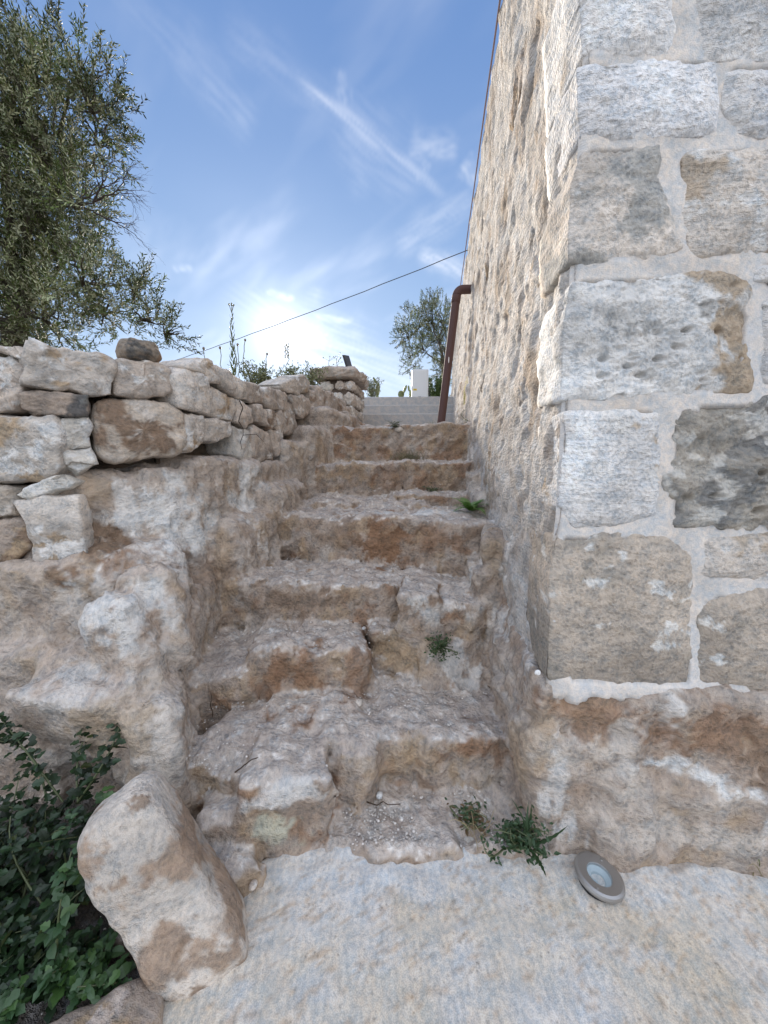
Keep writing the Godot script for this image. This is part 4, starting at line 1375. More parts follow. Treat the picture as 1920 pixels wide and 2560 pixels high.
func loose_rocks() -> void:
	var b := put("boulder", boulder_mesh(Vector3(0.21, 0.56, 0.20), 4.0, 5.0, 0.009, 130, 100, [Color(0.62, 0.55, 0.48), Color(0.38, 0.265, 0.185), 0.32, BROWN, 0.16]), M.boulder)
	tag(b, "big pale boulder with rust patches leaning between the green shrub and the steps", "rock")
	b.position = Vector3(-0.585, 0.16, -0.885)
	b.basis = Basis.from_euler(Vector3(deg_to_rad(-18), deg_to_rad(22), deg_to_rad(27)))
	var c := put("rock", boulder_mesh(Vector3(0.30, 0.14, 0.16), 9.0, 2.8, 0.012, 64, 48, [BEIGE, OCHRE, 0.3, DUST, 0.3]), M.boulder)
	tag(c, "low flat brown rock at the lower left in front of the boulder", "rock")
	c.position = Vector3(-0.66, -0.005, -0.66)
	c.rotation.y = 0.5
	var d := put("rock", boulder_mesh(Vector3(0.19, 0.105, 0.15), 15.0, 2.6, 0.016, 64, 48, [Color(0.30, 0.25, 0.20), DARK, 0.28, BROWN, 0.3]), M.boulder)
	tag(d, "small pitted brown rock lying loose on top of the dry stone wall", "rock")
	d.position = wall_at(1.33) + Vector3(-0.03, 1.80, -0.06)
	d.rotation.y = -0.6
	# loose pebbles one can tell apart
	var spots := [[-0.017, 0.045, -1.283, 0.014, "white pebble on the gravel patch at the foot of the steps"], [-0.431, 0.012, -0.927, 0.008, "tiny white pebble on the pale floor beside the boulder"], [-0.40, 0.019, -0.995, 0.014, "flat pale stone chip at the floor edge by the lowest block"],
		[-0.11, 0.255, -1.53, 0.017, "round beige pebble on the second tread"], [-0.05, 0.47, -1.86, 0.014, "white pebble in the corner under the third riser"], [-0.10, 0.475, -1.80, 0.010, "small grey pebble beside the white one under the third riser"],
		[0.06, 0.05, -1.18, 0.009, "small white pebble in the middle of the gravel patch"], [-0.33, 0.245, -1.56, 0.012, "pale chip at the mouth of the dark hole under the second riser"], [0.0, 0.66, -2.2, 0.012, "pale pebble at the foot of the tall riser"], [0.14, 1.60, -3.57, 0.035, "fist-sized stone wedged in the crack of the top step"]]
	for s in spots:
		var r: float = s[3]
		var p := put("pebble", boulder_mesh(Vector3(r * 2.3, r * 1.5, r * 1.8), s[0] * 10.0, 2.2, r * 0.12, 16, 12, [WHITE if "white" in s[4] else PALE, BEIGE, 0.2, WHITE, 0.2]), M.stone)
		p.position = Vector3(s[0], s[1], s[2])
		p.rotation.y = r * 90.0
		tag(p, s[4], "pebble")
	var sticks := [[Vector3(-0.13, 0.05, -1.26), Vector3(0.06, 0.05, -1.24), "short brown twig lying on the gravel patch"], [Vector3(-0.50, 0.27, -1.14), Vector3(-0.44, 0.275, -1.20), "dark twig stub on the tread above the lowest pale block"], [Vector3(-0.70, 0.27, -1.42), Vector3(-0.72, 0.36, -1.46), "dry straw leaning on the left rock at the first tread"], [Vector3(-0.30, 0.262, -1.42), Vector3(-0.22, 0.26, -1.47), "thin bent twig in the middle of the first tread"]]
	for e in sticks:
		var a: Vector3 = e[0]
		var b2: Vector3 = e[1]
		tag(put("twig", limb(a, b2, 0.0028, 0.0014, 0.004, a.x * 9.0, Color(0.12, 0.085, 0.06), 5), M.bark), e[2], "twig")
	# crushed stone
	var where: Array[Transform3D] = []
	var tints := PackedColorArray()
	var g := RandomNumberGenerator.new()
	g.seed = 41
	var areas := [[-0.15, 0.40, -1.32, -1.10, 0.024, 1500], [-0.75, -0.2, -1.60, -1.18, 0.246, 700], [-0.2, 0.5, -1.75, -1.38, 0.246, 550], [-0.85, 0.05, -1.95, -1.66, 0.452, 420], [-0.7, 0.3, -2.35, -2.0, 0.662, 260], [-1.5, -0.55, -1.1, -0.5, -0.02, 500]]
	for a in areas:
		for k in int(a[5]):
			var x := g.randf_range(a[0], a[1])
			var z := g.randf_range(a[2], a[3])
			if fbm.get_noise_2d(x * 4.0, z * 4.0) < g.randf_range(-0.3, 0.25): continue
			var r := 0.0016 + 0.0045 * pow(g.randf(), 4.0)
			where.append(Transform3D(Basis.from_euler(Vector3(g.randf() * 6.0, g.randf() * 6.0, 0)).scaled(Vector3(r, r * 0.7, r)), Vector3(x, float(a[4]) + bumps(Vector3(x, a[4], z)) + r * 0.3, z)))
			var t := g.randf_range(0.35, 0.80)
			tints.append(Color(t, t * 0.93, t * 0.86))
	var bit := SphereMesh.new()
	bit.radius = 1.0
	bit.height = 1.6
	bit.radial_segments = 5
	bit.rings = 3
	var gm := StandardMaterial3D.new()
	gm.vertex_color_use_as_albedo = true
	gm.roughness = 0.9
	multi(bit, where, tints, "gravel", gm, self)

# ---------------------------------------------------------------- made things
func fittings() -> void:
	# ground spot
	var l := base("ground_spotlight", Vector3(0.672, 0.014, -1.022), "round steel ground spotlight tilted at the foot of the house corner", "lamp")
	l.basis = Basis.from_euler(Vector3(deg_to_rad(4), 0.4, deg_to_rad(-6)))
	put("ring", lathe(PackedVector2Array([Vector2(0.034, 0.002), Vector2(0.036, 0.010), Vector2(0.062, 0.014), Vector2(0.069, 0.011), Vector2(0.071, 0.004), Vector2(0.069, -0.004), Vector2(0.058, -0.006)]), 48), M.steel, l)
	put("housing", lathe(PackedVector2Array([Vector2(0.058, -0.005), Vector2(0.056, -0.09), Vector2(0.0, -0.09)]), 32), M.black, l)
	put("reflector", lathe(PackedVector2Array([Vector2(0.0, -0.018), Vector2(0.020, -0.018), Vector2(0.022, -0.008), Vector2(0.036, 0.003)]), 40), M.lens, l)
	var gl := StandardMaterial3D.new()
	gl.transparency = BaseMaterial3D.TRANSPARENCY_ALPHA
	gl.albedo_color = Color(0.75, 0.85, 0.9, 0.18)
	gl.roughness = 0.05
	put("glass", lathe(PackedVector2Array([Vector2(0.0, 0.0075), Vector2(0.0352, 0.0075)]), 40), gl, l)
	for k in 2:
		put("screw", lathe(PackedVector2Array([Vector2(0.0, 0.0155), Vector2(0.0035, 0.015), Vector2(0.004, 0.012)]), 10), M.steel, l).position = Vector3(cos(k * PI + 2.6) * 0.053, 0.0, sin(k * PI + 2.6) * 0.053)
	# downpipe
	var p := base("downpipe", Vector3(0.637, 1.62, -4.4), "dark brown rainwater downpipe leaning beside the house side wall", "pipe")
	var a := Vector3(0, 0.0, 0)
	var b := Vector3(0.155, 1.48, 0.0)
	put("pipe", rod(a, b, 0.045, 0.045, 20), M.pipe, p)
	put("collar", rod(a + (b - a) * 0.955, a + (b - a) * 1.005, 0.050, 0.050, 20), M.pipe, p)
	var el := PackedVector3Array()
	var er := PackedFloat32Array()
	for k in 9:
		var t := k / 8.0 * PI * 0.5
		el.append(b + Vector3(0.075 * (1.0 - cos(t)) + 0.006 * k / 8.0, 0.078 * sin(t), -0.02 * k / 8.0))
		er.append(0.046)
	el.append(el[8] + Vector3(0.11, 0.005, -0.01))
	er.append(0.046)
	put("elbow", tube(el, er, 20), M.pipe, p)
	put("paint_fleck", boulder_mesh(Vector3(0.012, 0.07, 0.006), 3.0, 2.0, 0.002, 10, 8, [WHITE, WHITE, 0.0, WHITE, 0.0]), M.shell, p).position = Vector3(0.078, 0.80, 0.051)
	# meter cabinet
	var c := base("meter_cabinet", Vector3(0.73, 2.455, -8.0), "pale grey metal meter cabinet standing on the terrace by the small olive", "cabinet")
	put("case", block(Vector3(0.33, 0.60, 0.22), 0.01), M.cabinet, c).position = Vector3(0, 0.40, 0)
	put("door", block(Vector3(0.30, 0.55, 0.012), 0.004), M.cabinet, c).position = Vector3(0, 0.405, 0.115)
	put("plinth", block(Vector3(0.31, 0.12, 0.2), 0.006), M.black, c).position = Vector3(0, 0.05, 0)
	put("latch", block(Vector3(0.06, 0.022, 0.014), 0.003), M.black, c).position = Vector3(-0.01, 0.155, 0.125)
	put("label", block(Vector3(0.075, 0.035, 0.003), 0.001), M.yellow, c).position = Vector3(-0.105, 0.30, 0.1235)
	for k in 2:
		put("print_line", block(Vector3(0.055, 0.004, 0.002), 0.0006), M.black, c).position = Vector3(-0.105, 0.306 - k * 0.012, 0.1256)
	var hose := PackedVector3Array()
	var hr := PackedFloat32Array()
	for k in 10:
		var t := k / 9.0
		hose.append(Vector3(0.165 + 0.05 * sin(t * PI), 0.36 - t * 0.36, -0.02))
		hr.append(0.016)
	put("conduit", tube(hose, hr, 10), M.black, c)
	# small solar floodlight on the pillar
	var s := base("solar_lamp", Vector3(-0.52, 2.55, -5.55), "small black solar floodlight propped on the cap of the stone pillar", "lamp")
	s.rotation.y = 0.35
	var panel := put("panel", block(Vector3(0.15, 0.24, 0.028), 0.006), M.slate, s)
	panel.basis = Basis.from_euler(Vector3(deg_to_rad(-14), deg_to_rad(46), deg_to_rad(10)))
	panel.position = Vector3(0.02, 0.125, 0)
	var fr := put("frame", block(Vector3(0.162, 0.252, 0.014), 0.004), M.black, s)
	fr.basis = panel.basis
	fr.position = panel.position - panel.basis.z * 0.012
	put("bracket", rod(Vector3(0.0, 0.10, -0.01), Vector3(-0.085, 0.035, 0.02), 0.009, 0.009, 8), M.black, s)
	put("foot", block(Vector3(0.06, 0.02, 0.05), 0.004), M.black, s).position = Vector3(-0.09, 0.022, 0.02)
	# overhead cable
	var ca := Vector3(-12.5, 3.75, -11.0)
	var cb := Vector3(1.36, 4.10, -5.35)
	cb = Vector3(CORNER.x, 0, CORNER.y) + Vector3(ALONG.x, 0, ALONG.y) * 4.33 + Vector3(OUT.x, 0, OUT.y) * 0.0 + Vector3.UP * 4.09
	ca = cb + (Vector3(-4.581, 3.827, -9.0) - cb) * 2.0
	var pts := PackedVector3Array()
	var rad := PackedFloat32Array()
	for k in 41:
		var t := k / 40.0
		pts.append(cb.lerp(ca, t) - Vector3.UP * (0.16 * (4.0 * t * (1.0 - t))) + Vector3(0, 0.004 * sin(k * 2.1), 0))
		rad.append(0.0055)
	tag(put("overhead_cable", tube(pts, rad, 6), M.cable), "thin dark cable sagging across the sky from the house wall", "cable")
	# snail
	var n := base("snail_shell", Vector3(0.478, 0.652, -1.098), "little white spiral snail shell stuck at the foot of the house corner", "snail")
	var sp := PackedVector3Array()
	var sr := PackedFloat32Array()
	for k in 46:
		var t := k / 45.0
		var an := t * TAU * 2.6
		var rr := 0.0068 * pow(t, 1.1) + 0.0006
		sp.append(Vector3(cos(an) * rr, sin(an) * rr, 0.005 * (1.0 - t)))
		sr.append(0.0006 + 0.0030 * t)
	put("shell", tube(sp, sr, 8), M.shell, n)
	put("mouth", rod(sp[45], sp[45] + (sp[45] - sp[44]).normalized() * 0.0015, 0.0026, 0.0024, 8), M.bark, n)

# ---------------------------------------------------------------- plants
# a leaf along +y from the origin, face towards +z: outline as half widths along its length
func leaf_mesh(length: float, halves: Array, bend: float, fold: float, col: Color, under: Color) -> ArrayMesh:
	var st := SurfaceTool.new()
	st.begin(Mesh.PRIMITIVE_TRIANGLES)
	var n := halves.size()
	for sgn in [-1.0, 1.0]:
		for k in n - 1:
			var t0 := float(k) / (n - 1)
			var t1 := float(k + 1) / (n - 1)
			var m0 := Vector3(0, t0 * length, -bend * t0 * t0 * length)
			var m1 := Vector3(0, t1 * length, -bend * t1 * t1 * length)
			var e0: Vector3 = m0 + Vector3(sgn * halves[k], 0, fold * halves[k])
			var e1: Vector3 = m1 + Vector3(sgn * halves[k + 1], 0, fold * halves[k + 1])
			for lay in 2:
				var c := col if lay == 0 else under
				var o := Vector3(0, 0, 0.0 if lay == 0 else -0.0007)
				var out := Vector3.BACK if lay == 0 else Vector3.FORWARD
				if halves[k] > 0.0005: _tri(st, m0 + o, e0 + o, m1 + o, out, c)
				if halves[k + 1] > 0.0005: _tri(st, m1 + o, e0 + o, e1 + o, out, c)
	st.index()
	return st.commit()

# an olive shoot along +y with paired leaves
func olive_shoot(sd: int) -> ArrayMesh:
	var r := RandomNumberGenerator.new()
	r.seed = sd
	var st := SurfaceTool.new()
	st.begin(Mesh.PRIMITIVE_TRIANGLES)
	var l := 0.24
	var stem := rod(Vector3.ZERO, Vector3(0, l, 0), 0.0022, 0.001, 4, Color(0.16, 0.14, 0.10))
	st.append_from(stem, 0, Transform3D.IDENTITY)
	var top := leaf_mesh(0.052, [0.0, 0.0058, 0.0062, 0.0], 0.12, 0.25, Color(0.105, 0.145, 0.045), Color(0.29, 0.31, 0.19))
	for k in 9:
		for s in 2:
			var y := 0.02 + k * 0.026
			var turn := (k % 2) * PI / 2 + s * PI + r.randf_range(-0.5, 0.5)
			var b := Basis(Vector3.UP, turn) * Basis(Vector3.RIGHT, r.randf_range(0.5, 1.1)) * Basis(Vector3.UP, r.randf_range(-0.7, 0.7))
			st.append_from(top, 0, Transform3D(b.scaled(Vector3.ONE * r.randf_range(0.75, 1.12)), Vector3(0, y, 0)))
	return st.commit()

func limb(a: Vector3, b: Vector3, ra: float, rb: float, sag: float, sd: float, col: Color, sides := 8) -> ArrayMesh:
	var pts := PackedVector3Array()
	var rad := PackedFloat32Array()
	var l := a.distance_to(b)
	for k in 9:
		var t := k / 8.0
		var p := a.lerp(b, t) + Vector3.UP * sag * sin(t * PI)
		p += Vector3(fbm.get_noise_3d(t * 2.0, sd, 0), fbm.get_noise_3d(t * 2.0, sd, 5.0), fbm.get_noise_3d(t * 2.0, sd, 9.0)) * l * 0.16 * sin(t * PI)
		pts.append(p)
		rad.append(lerpf(ra, rb, t) * (1.0 + 0.15 * fine.get_noise_2d(t, sd)))
	return tube(pts, rad, sides, col)

func olive_tree(called: String, label: String, foot: Vector3, fork: Vector3, blobs: Array, per_m2: float, size: float, girth: float, sd: int) -> Node3D:
	var w := base(called, foot, label, "tree")
	var g := RandomNumberGenerator.new()
	g.seed = sd
	var bark := Color(0.13, 0.11, 0.09)
	put("trunk", limb(Vector3.ZERO, fork - foot, girth, girth * 0.7, 0.0, sd, bark, 14), M.bark, w)
	var where: Array[Transform3D] = []
	var tints := PackedColorArray()
	var twigs := SurfaceTool.new()
	twigs.begin(Mesh.PRIMITIVE_TRIANGLES)
	var k := 0
	for b in blobs:
		var c := Vector3(b[0], b[1], b[2])
		var r: float = b[3]
		if (k % 2 == 0 or r > 0.5) and c.y > fork.y + 0.4:
			piece("limb", limb(fork - foot - Vector3.UP * 0.1, c - foot, girth * 0.26, girth * 0.05, r * 0.15, sd + k * 3.7, bark), M.bark, w)
		for j in 9:
			var e := c + Vector3(g.randfn(), g.randfn() + 0.25, g.randfn()).normalized() * r * 0.95
			twigs.append_from(limb(c - foot - (c - fork).normalized() * r * 0.5, e - foot, girth * 0.05 + 0.004, 0.003, 0.0, sd + k * 9.0 + j, bark, 4), 0, Transform3D.IDENTITY)
		var count := int(per_m2 * r * r)
		for j in count:
			var d := Vector3(g.randfn(), g.randfn(), g.randfn()).normalized()
			var rr := r * pow(g.randf(), 0.42) * (1.0 + 0.35 * fbm.get_noise_3dv((c + d * r) * 2.2))
			var p := c + d * Vector3(1.0, 1.05, 1.0) * rr
			if fbm.get_noise_3dv(p * 2.4 + Vector3(sd, 0, 0)) < -0.15 + g.randf() * 0.1: continue
			var dir := (d * 0.7 + Vector3(0, g.randf_range(0.1, 1.1), 0) + Vector3(g.randfn(), g.randfn(), g.randfn()) * 0.45).normalized()
			var q := Quaternion(Vector3.UP, dir)
			where.append(Transform3D(Basis(q) * Basis(Vector3.UP, g.randf() * TAU).scaled(Vector3.ONE * size * g.randf_range(0.75, 1.2)), p - foot))
			var t := g.randf_range(0.75, 1.3) * clampf(0.95 + 1.1 * fbm.get_noise_3dv(p * 1.9), 0.4, 1.7)
			tints.append(Color(t * g.randf_range(0.95, 1.12), t, t * g.randf_range(0.85, 1.05)))
		k += 1
	tag(put("twigs", twigs.commit(), M.bark, w), "", "", "", "stuff")
	multi(olive_shoot(sd), where, tints, "crown", M.olive, w)
	print(called, " shoots ", where.size())
	return w

func dead_branch(w: Node3D, foot: Vector3, at: Vector3) -> void:
	var g := RandomNumberGenerator.new()
	g.seed = 12
	var st := SurfaceTool.new()
	st.begin(Mesh.PRIMITIVE_TRIANGLES)
	var col := Color(0.10, 0.075, 0.07)
	var stack := [[at - foot, Vector3(0.55, 0.65, 0.1), 0.30, 0.012, 0], [at - foot, Vector3(0.8, 0.2, 0.15), 0.34, 0.011, 0], [at - foot - Vector3(0, 0.1, 0), Vector3(0.75, -0.35, 0.1), 0.30, 0.010, 0]]
	while stack.size() > 0:
		var s: Array = stack.pop_back()
		var d: Vector3 = s[1].normalized()
		var l: float = s[2]
		var e: Vector3 = s[0] + d * l
		st.append_from(limb(s[0], e, s[3], s[3] * 0.55, 0.0, g.randf() * 50.0, col, 4), 0, Transform3D.IDENTITY)
		if s[4] < 4:
			for k in (3 if s[4] < 3 else 2):
				var nd := (d + Vector3(g.randfn() * 0.45 + 0.10, g.randfn() * 0.55 - 0.16, g.randfn() * 0.5)).normalized()
				var t := g.randf_range(0.35, 1.0)
				stack.append([s[0].lerp(e, t), nd, l * g.randf_range(0.55, 0.85), s[3] * 0.52, s[4] + 1])
	tag(put("dead_branch", st.commit(), M.bark, w), "bare leafless grey branch on the right side of the crown")

# a bushy plant: curved stems with leaves all along; the nearest 300 leaves are pieces of their own
func leafy_plant(called: String, label: String, at: Vector3, roots: Array, leaves: Array, per_stem: int, tint_lo: float, tint_hi: float, m: Material, sd: int, singly := 300, yellow := 0.04) -> Node3D:
	var w := base(called, at, label, "plant")
	var g := RandomNumberGenerator.new()
	g.seed = sd
	var spots := []
	for r in roots:
		var a: Vector3 = r[0]
		var b: Vector3 = r[1]
		var pts := PackedVector3Array()
		var rad := PackedFloat32Array()
		var bow := Vector3(g.randf_range(-0.06, 0.06), 0.10 * a.distance_to(b), g.randf_range(-0.06, 0.06))
		for k in 7:
			var t := k / 6.0
			pts.append(a.lerp(b, t) + bow * sin(t * PI))
			rad.append(lerpf(0.0038, 0.0012, t))
		piece("stem", tube(pts, rad, 5, Color(0.11, 0.13, 0.06)), m, w)
		for k in per_stem:
			var t := pow((k + g.randf()) / per_stem, 0.75)
			var p := a.lerp(b, t) + bow * sin(t * PI) + Vector3(g.randfn(), g.randfn(), g.randfn()) * 0.012
			var out := (Vector3(g.randfn(), g.randf_range(-0.2, 0.8), g.randfn() + 0.25)).normalized()
			var y := out
			var z := (Vector3(0.0, 1.0, 0.35) - y * y.dot(Vector3(0.0, 1.0, 0.35))).normalized()
			z = (z + Vector3(g.randfn(), g.randfn(), g.randfn()) * 0.35)
			var x := y.cross(z).normalized()
			z = x.cross(y)
			var s := g.randf_range(0.6, 1.15) * lerpf(1.05, 0.7, t)
			spots.append([(at + p).length_squared() * 0.0 + (at + p).distance_to(Vector3(0, 1.3, 0)), Transform3D(Basis(x, y, z).scaled(Vector3.ONE * s), p), g.randf_range(tint_lo, tint_hi), g.randf(), g.randi() % leaves.size()])
	spots.sort_custom(func(p, q): return p[0] < q[0])
	var where: Array[Transform3D] = []
	var tints := PackedColorArray()
	for k in spots.size():
		var s: Array = spots[k]
		if k < singly:
			piece("leaf", leaves[s[4]], m, w).transform = s[1]
		else:
			where.append(s[1])
			var t: float = s[2]
			tints.append(Color(t * (2.6 if s[3] < yellow else 1.0), t * (1.5 if s[3] < yellow else 1.0), t * 0.95))
	if where.size() > 0: multi(leaves[0], where, tints, "foliage", m, w)
	return w

func grass_tuft(called: String, label: String, at: Vector3, n: int, h: float, spread: float, cols: Array, sd: int, category := "plant") -> void:
	var w := base(called, at, label, category)
	var g := RandomNumberGenerator.new()
	g.seed = sd
	for k in n:
		var d := Vector3(g.randfn() * 0.5, 1.0, g.randfn() * 0.4).normalized()
		var a := Vector3(g.randfn() * spread * 0.35, 0, g.randfn() * spread * 0.25)
		var l := h * g.randf_range(0.5, 1.1)
		var droop := Vector3(d.x, -0.4, d.z) * l * 0.35
		piece("blade", tube(PackedVector3Array([a, a + d * l * 0.5, a + d * l * 0.85 + droop * 0.3, a + d * l + droop]), PackedFloat32Array([0.0016, 0.0014, 0.001, 0.0003]), 3, cols[k % cols.size()], false), M.leaf, w)

func frond_mesh(l: float, col: Color) -> ArrayMesh:
	var st := SurfaceTool.new()
	st.begin(Mesh.PRIMITIVE_TRIANGLES)
	var n := 15
	var prev := Vector3.ZERO
	for k in n:
		var t := float(k + 1) / n
		var p := Vector3(0, l * sin(t * 1.35) / 1.35, -l * 0.55 * t * t)
		for s in [-1.0, 1.0]:
			var wd := l * 0.17 * sin(PI * pow(t, 0.7) * 0.96 + 0.06)
			var dirn := (p - prev).normalized()
			var tip := p + Vector3(s * wd, 0, 0) + dirn * wd * 0.25 - Vector3(0, 0, wd * 0.15)
			_tri(st, prev + dirn * l * 0.004, p - dirn * l * 0.006, tip, Vector3.BACK, col * (0.9 + 0.2 * (k % 2)))
			_tri(st, prev + dirn * l * 0.004, tip - dirn * wd * 0.22, tip, Vector3.BACK, col)
		_quad(st, prev + Vector3(-0.0008, 0, 0.0003), prev + Vector3(0.0008, 0, 0.0003), p + Vector3(0.0008, 0, 0.0003), p + Vector3(-0.0008, 0, 0.0003), Vector3.BACK, Color(0.10, 0.11, 0.04))
		prev = p
	return st.commit()

func serrated_leaf(l: float, wd: float, col: Color) -> ArrayMesh:
	var h := []
	for k in 15:
		var t := k / 14.0
		h.append(wd * sin(PI * pow(t, 0.85)) * (1.0 if k % 2 == 0 else 0.55) if k > 0 and k < 14 else 0.0)
	return leaf_mesh(l, h, 0.75, 0.3, col, col * 1.3)

func flower_stalk(called: String, label: String, foot: Vector3, top: Vector3, kind: int, sd: int, group := "") -> void:
	var w := base(called, foot, label, "wild flower", group)
	var g := RandomNumberGenerator.new()
	g.seed = sd
	var l := foot.distance_to(top)
	var st := limb(Vector3.ZERO, top - foot, 0.005 if kind == 0 else 0.0035, 0.003, 0.0, sd, Color(0.16, 0.17, 0.09), 5)
	put("stalk", st, M.leaf, w)
	if kind == 0:      # tall stem set with small leaves all the way, bud cluster on top
		var lf := leaf_mesh(0.05, [0.0, 0.006, 0.005, 0.0], 0.3, 0.2, Color(0.13, 0.17, 0.07), Color(0.2, 0.22, 0.14))
		for k in 46:
			var t := 0.06 + k * 0.0185
			var m := piece("leaf", lf, M.leaf, w)
			m.transform = Transform3D(Basis(Vector3.UP, k * 2.4) * Basis(Vector3.RIGHT, 0.75).scaled(Vector3.ONE * lerpf(1.9, 0.7, t)), (top - foot) * t)
		for k in 7:
			var d := Vector3(g.randfn() * 0.6, g.randf_range(0.2, 1.0), g.randfn() * 0.6).normalized()
			piece("branchlet", rod((top - foot) * 0.94, (top - foot) + d * 0.03, 0.0025, 0.0015, 4, Color(0.15, 0.16, 0.09)), M.leaf, w)
			piece("bud", boulder_mesh(Vector3(0.014, 0.018, 0.014), k, 2.0, 0.001, 7, 5, [Color(0.2, 0.2, 0.1), OCHRE, 0.1, OCHRE, 0.1]), M.leaf, w).position = (top - foot) + d * 0.03
	elif kind == 1:    # spike with a crown of spent flowers
		for k in 22:
			var t := 0.72 + 0.28 * k / 22.0
			var d := Vector3(cos(k * 2.4), 0.5, sin(k * 2.4))
			piece("bud", boulder_mesh(Vector3(0.012, 0.024, 0.012), k, 2.0, 0.001, 7, 5, [Color(0.22, 0.20, 0.11), OCHRE, 0.2, OCHRE, 0.1]), M.leaf, w).position = (top - foot) * t + d * 0.020
	elif kind == 2:    # thin stem with one round seed head
		put("seed_head", boulder_mesh(Vector3(0.020, 0.026, 0.020), sd, 2.0, 0.001, 9, 7, [Color(0.20, 0.15, 0.11), BROWN, 0.2, BROWN, 0.1]), M.leaf, w).position = top - foot
	else:              # thin forked stem with tiny heads
		for k in 7:
			var t := g.randf_range(0.4, 1.0)
			var d := Vector3(g.randfn(), 0.8, g.randfn()).normalized() * 0.09
			piece("branchlet", rod((top - foot) * t, (top - foot) * t + d, 0.002, 0.0012, 4, Color(0.13, 0.14, 0.08)), M.leaf, w)
			piece("bud", boulder_mesh(Vector3(0.014, 0.018, 0.014), k, 2.0, 0.001, 7, 5, [Color(0.2, 0.2, 0.1), OCHRE, 0.1, OCHRE, 0.1]), M.leaf, w).position = (top - foot) * t + d

func small_bush(called: String, label: String, c: Vector3, r: Vector3, n: int, col: Color, under: Color, leaf_l: float, sd: int) -> void:
	var w := base(called, c, label, "bush")
	var g := RandomNumberGenerator.new()
	g.seed = sd
	var lf := leaf_mesh(leaf_l, [0.0, leaf_l * 0.16, leaf_l * 0.14, 0.0], 0.15, 0.2, col, under)
	var where: Array[Transform3D] = []
	var tints := PackedColorArray()
	var stems := 26
	for k in stems:
		var e := Vector3(g.randfn() * 0.45, g.randf_range(0.3, 1.0), g.randfn() * 0.45) * r
		piece("stem", rod(Vector3(e.x * 0.2, -r.y * 0.6, e.z * 0.2), e, 0.004, 0.0015, 4, Color(0.14, 0.13, 0.08)), M.leaf, w)
		for j in n / stems:
			var t := pow(g.randf(), 0.6)
			var p := Vector3(e.x * 0.2, -r.y * 0.6, e.z * 0.2).lerp(e, t) + Vector3(g.randfn(), g.randfn(), g.randfn()) * 0.018
			var d := (Vector3(g.randfn(), g.randf_range(0.0, 1.2), g.randfn())).normalized()
			where.append(Transform3D(Basis(Quaternion(Vector3.UP, d)) * Basis(Vector3.UP, g.randf() * TAU).scaled(Vector3.ONE * g.randf_range(0.6, 1.2)), p))
			var v := g.randf_range(0.7, 1.4)
			tints.append(Color(v, v, v * 0.9))
	multi(lf, where, tints, "foliage", M.leaf, w)

func cactus(called: String, label: String, at: Vector3, pads: Array) -> void:
	var w := base(called, at, label, "cactus")
	for p in pads:
		var m := piece("pad", boulder_mesh(Vector3(p[3], p[4], 0.045), p[0] * 7.0, 2.2, 0.002, 20, 14, [Color(0.16, 0.19, 0.08), Color(0.22, 0.22, 0.10), 0.3, Color(0.24, 0.2, 0.1), 0.1]), M.leaf, w)
		m.position = Vector3(p[0], p[1], p[2])
		m.rotation = Vector3(0, p[6], p[5])

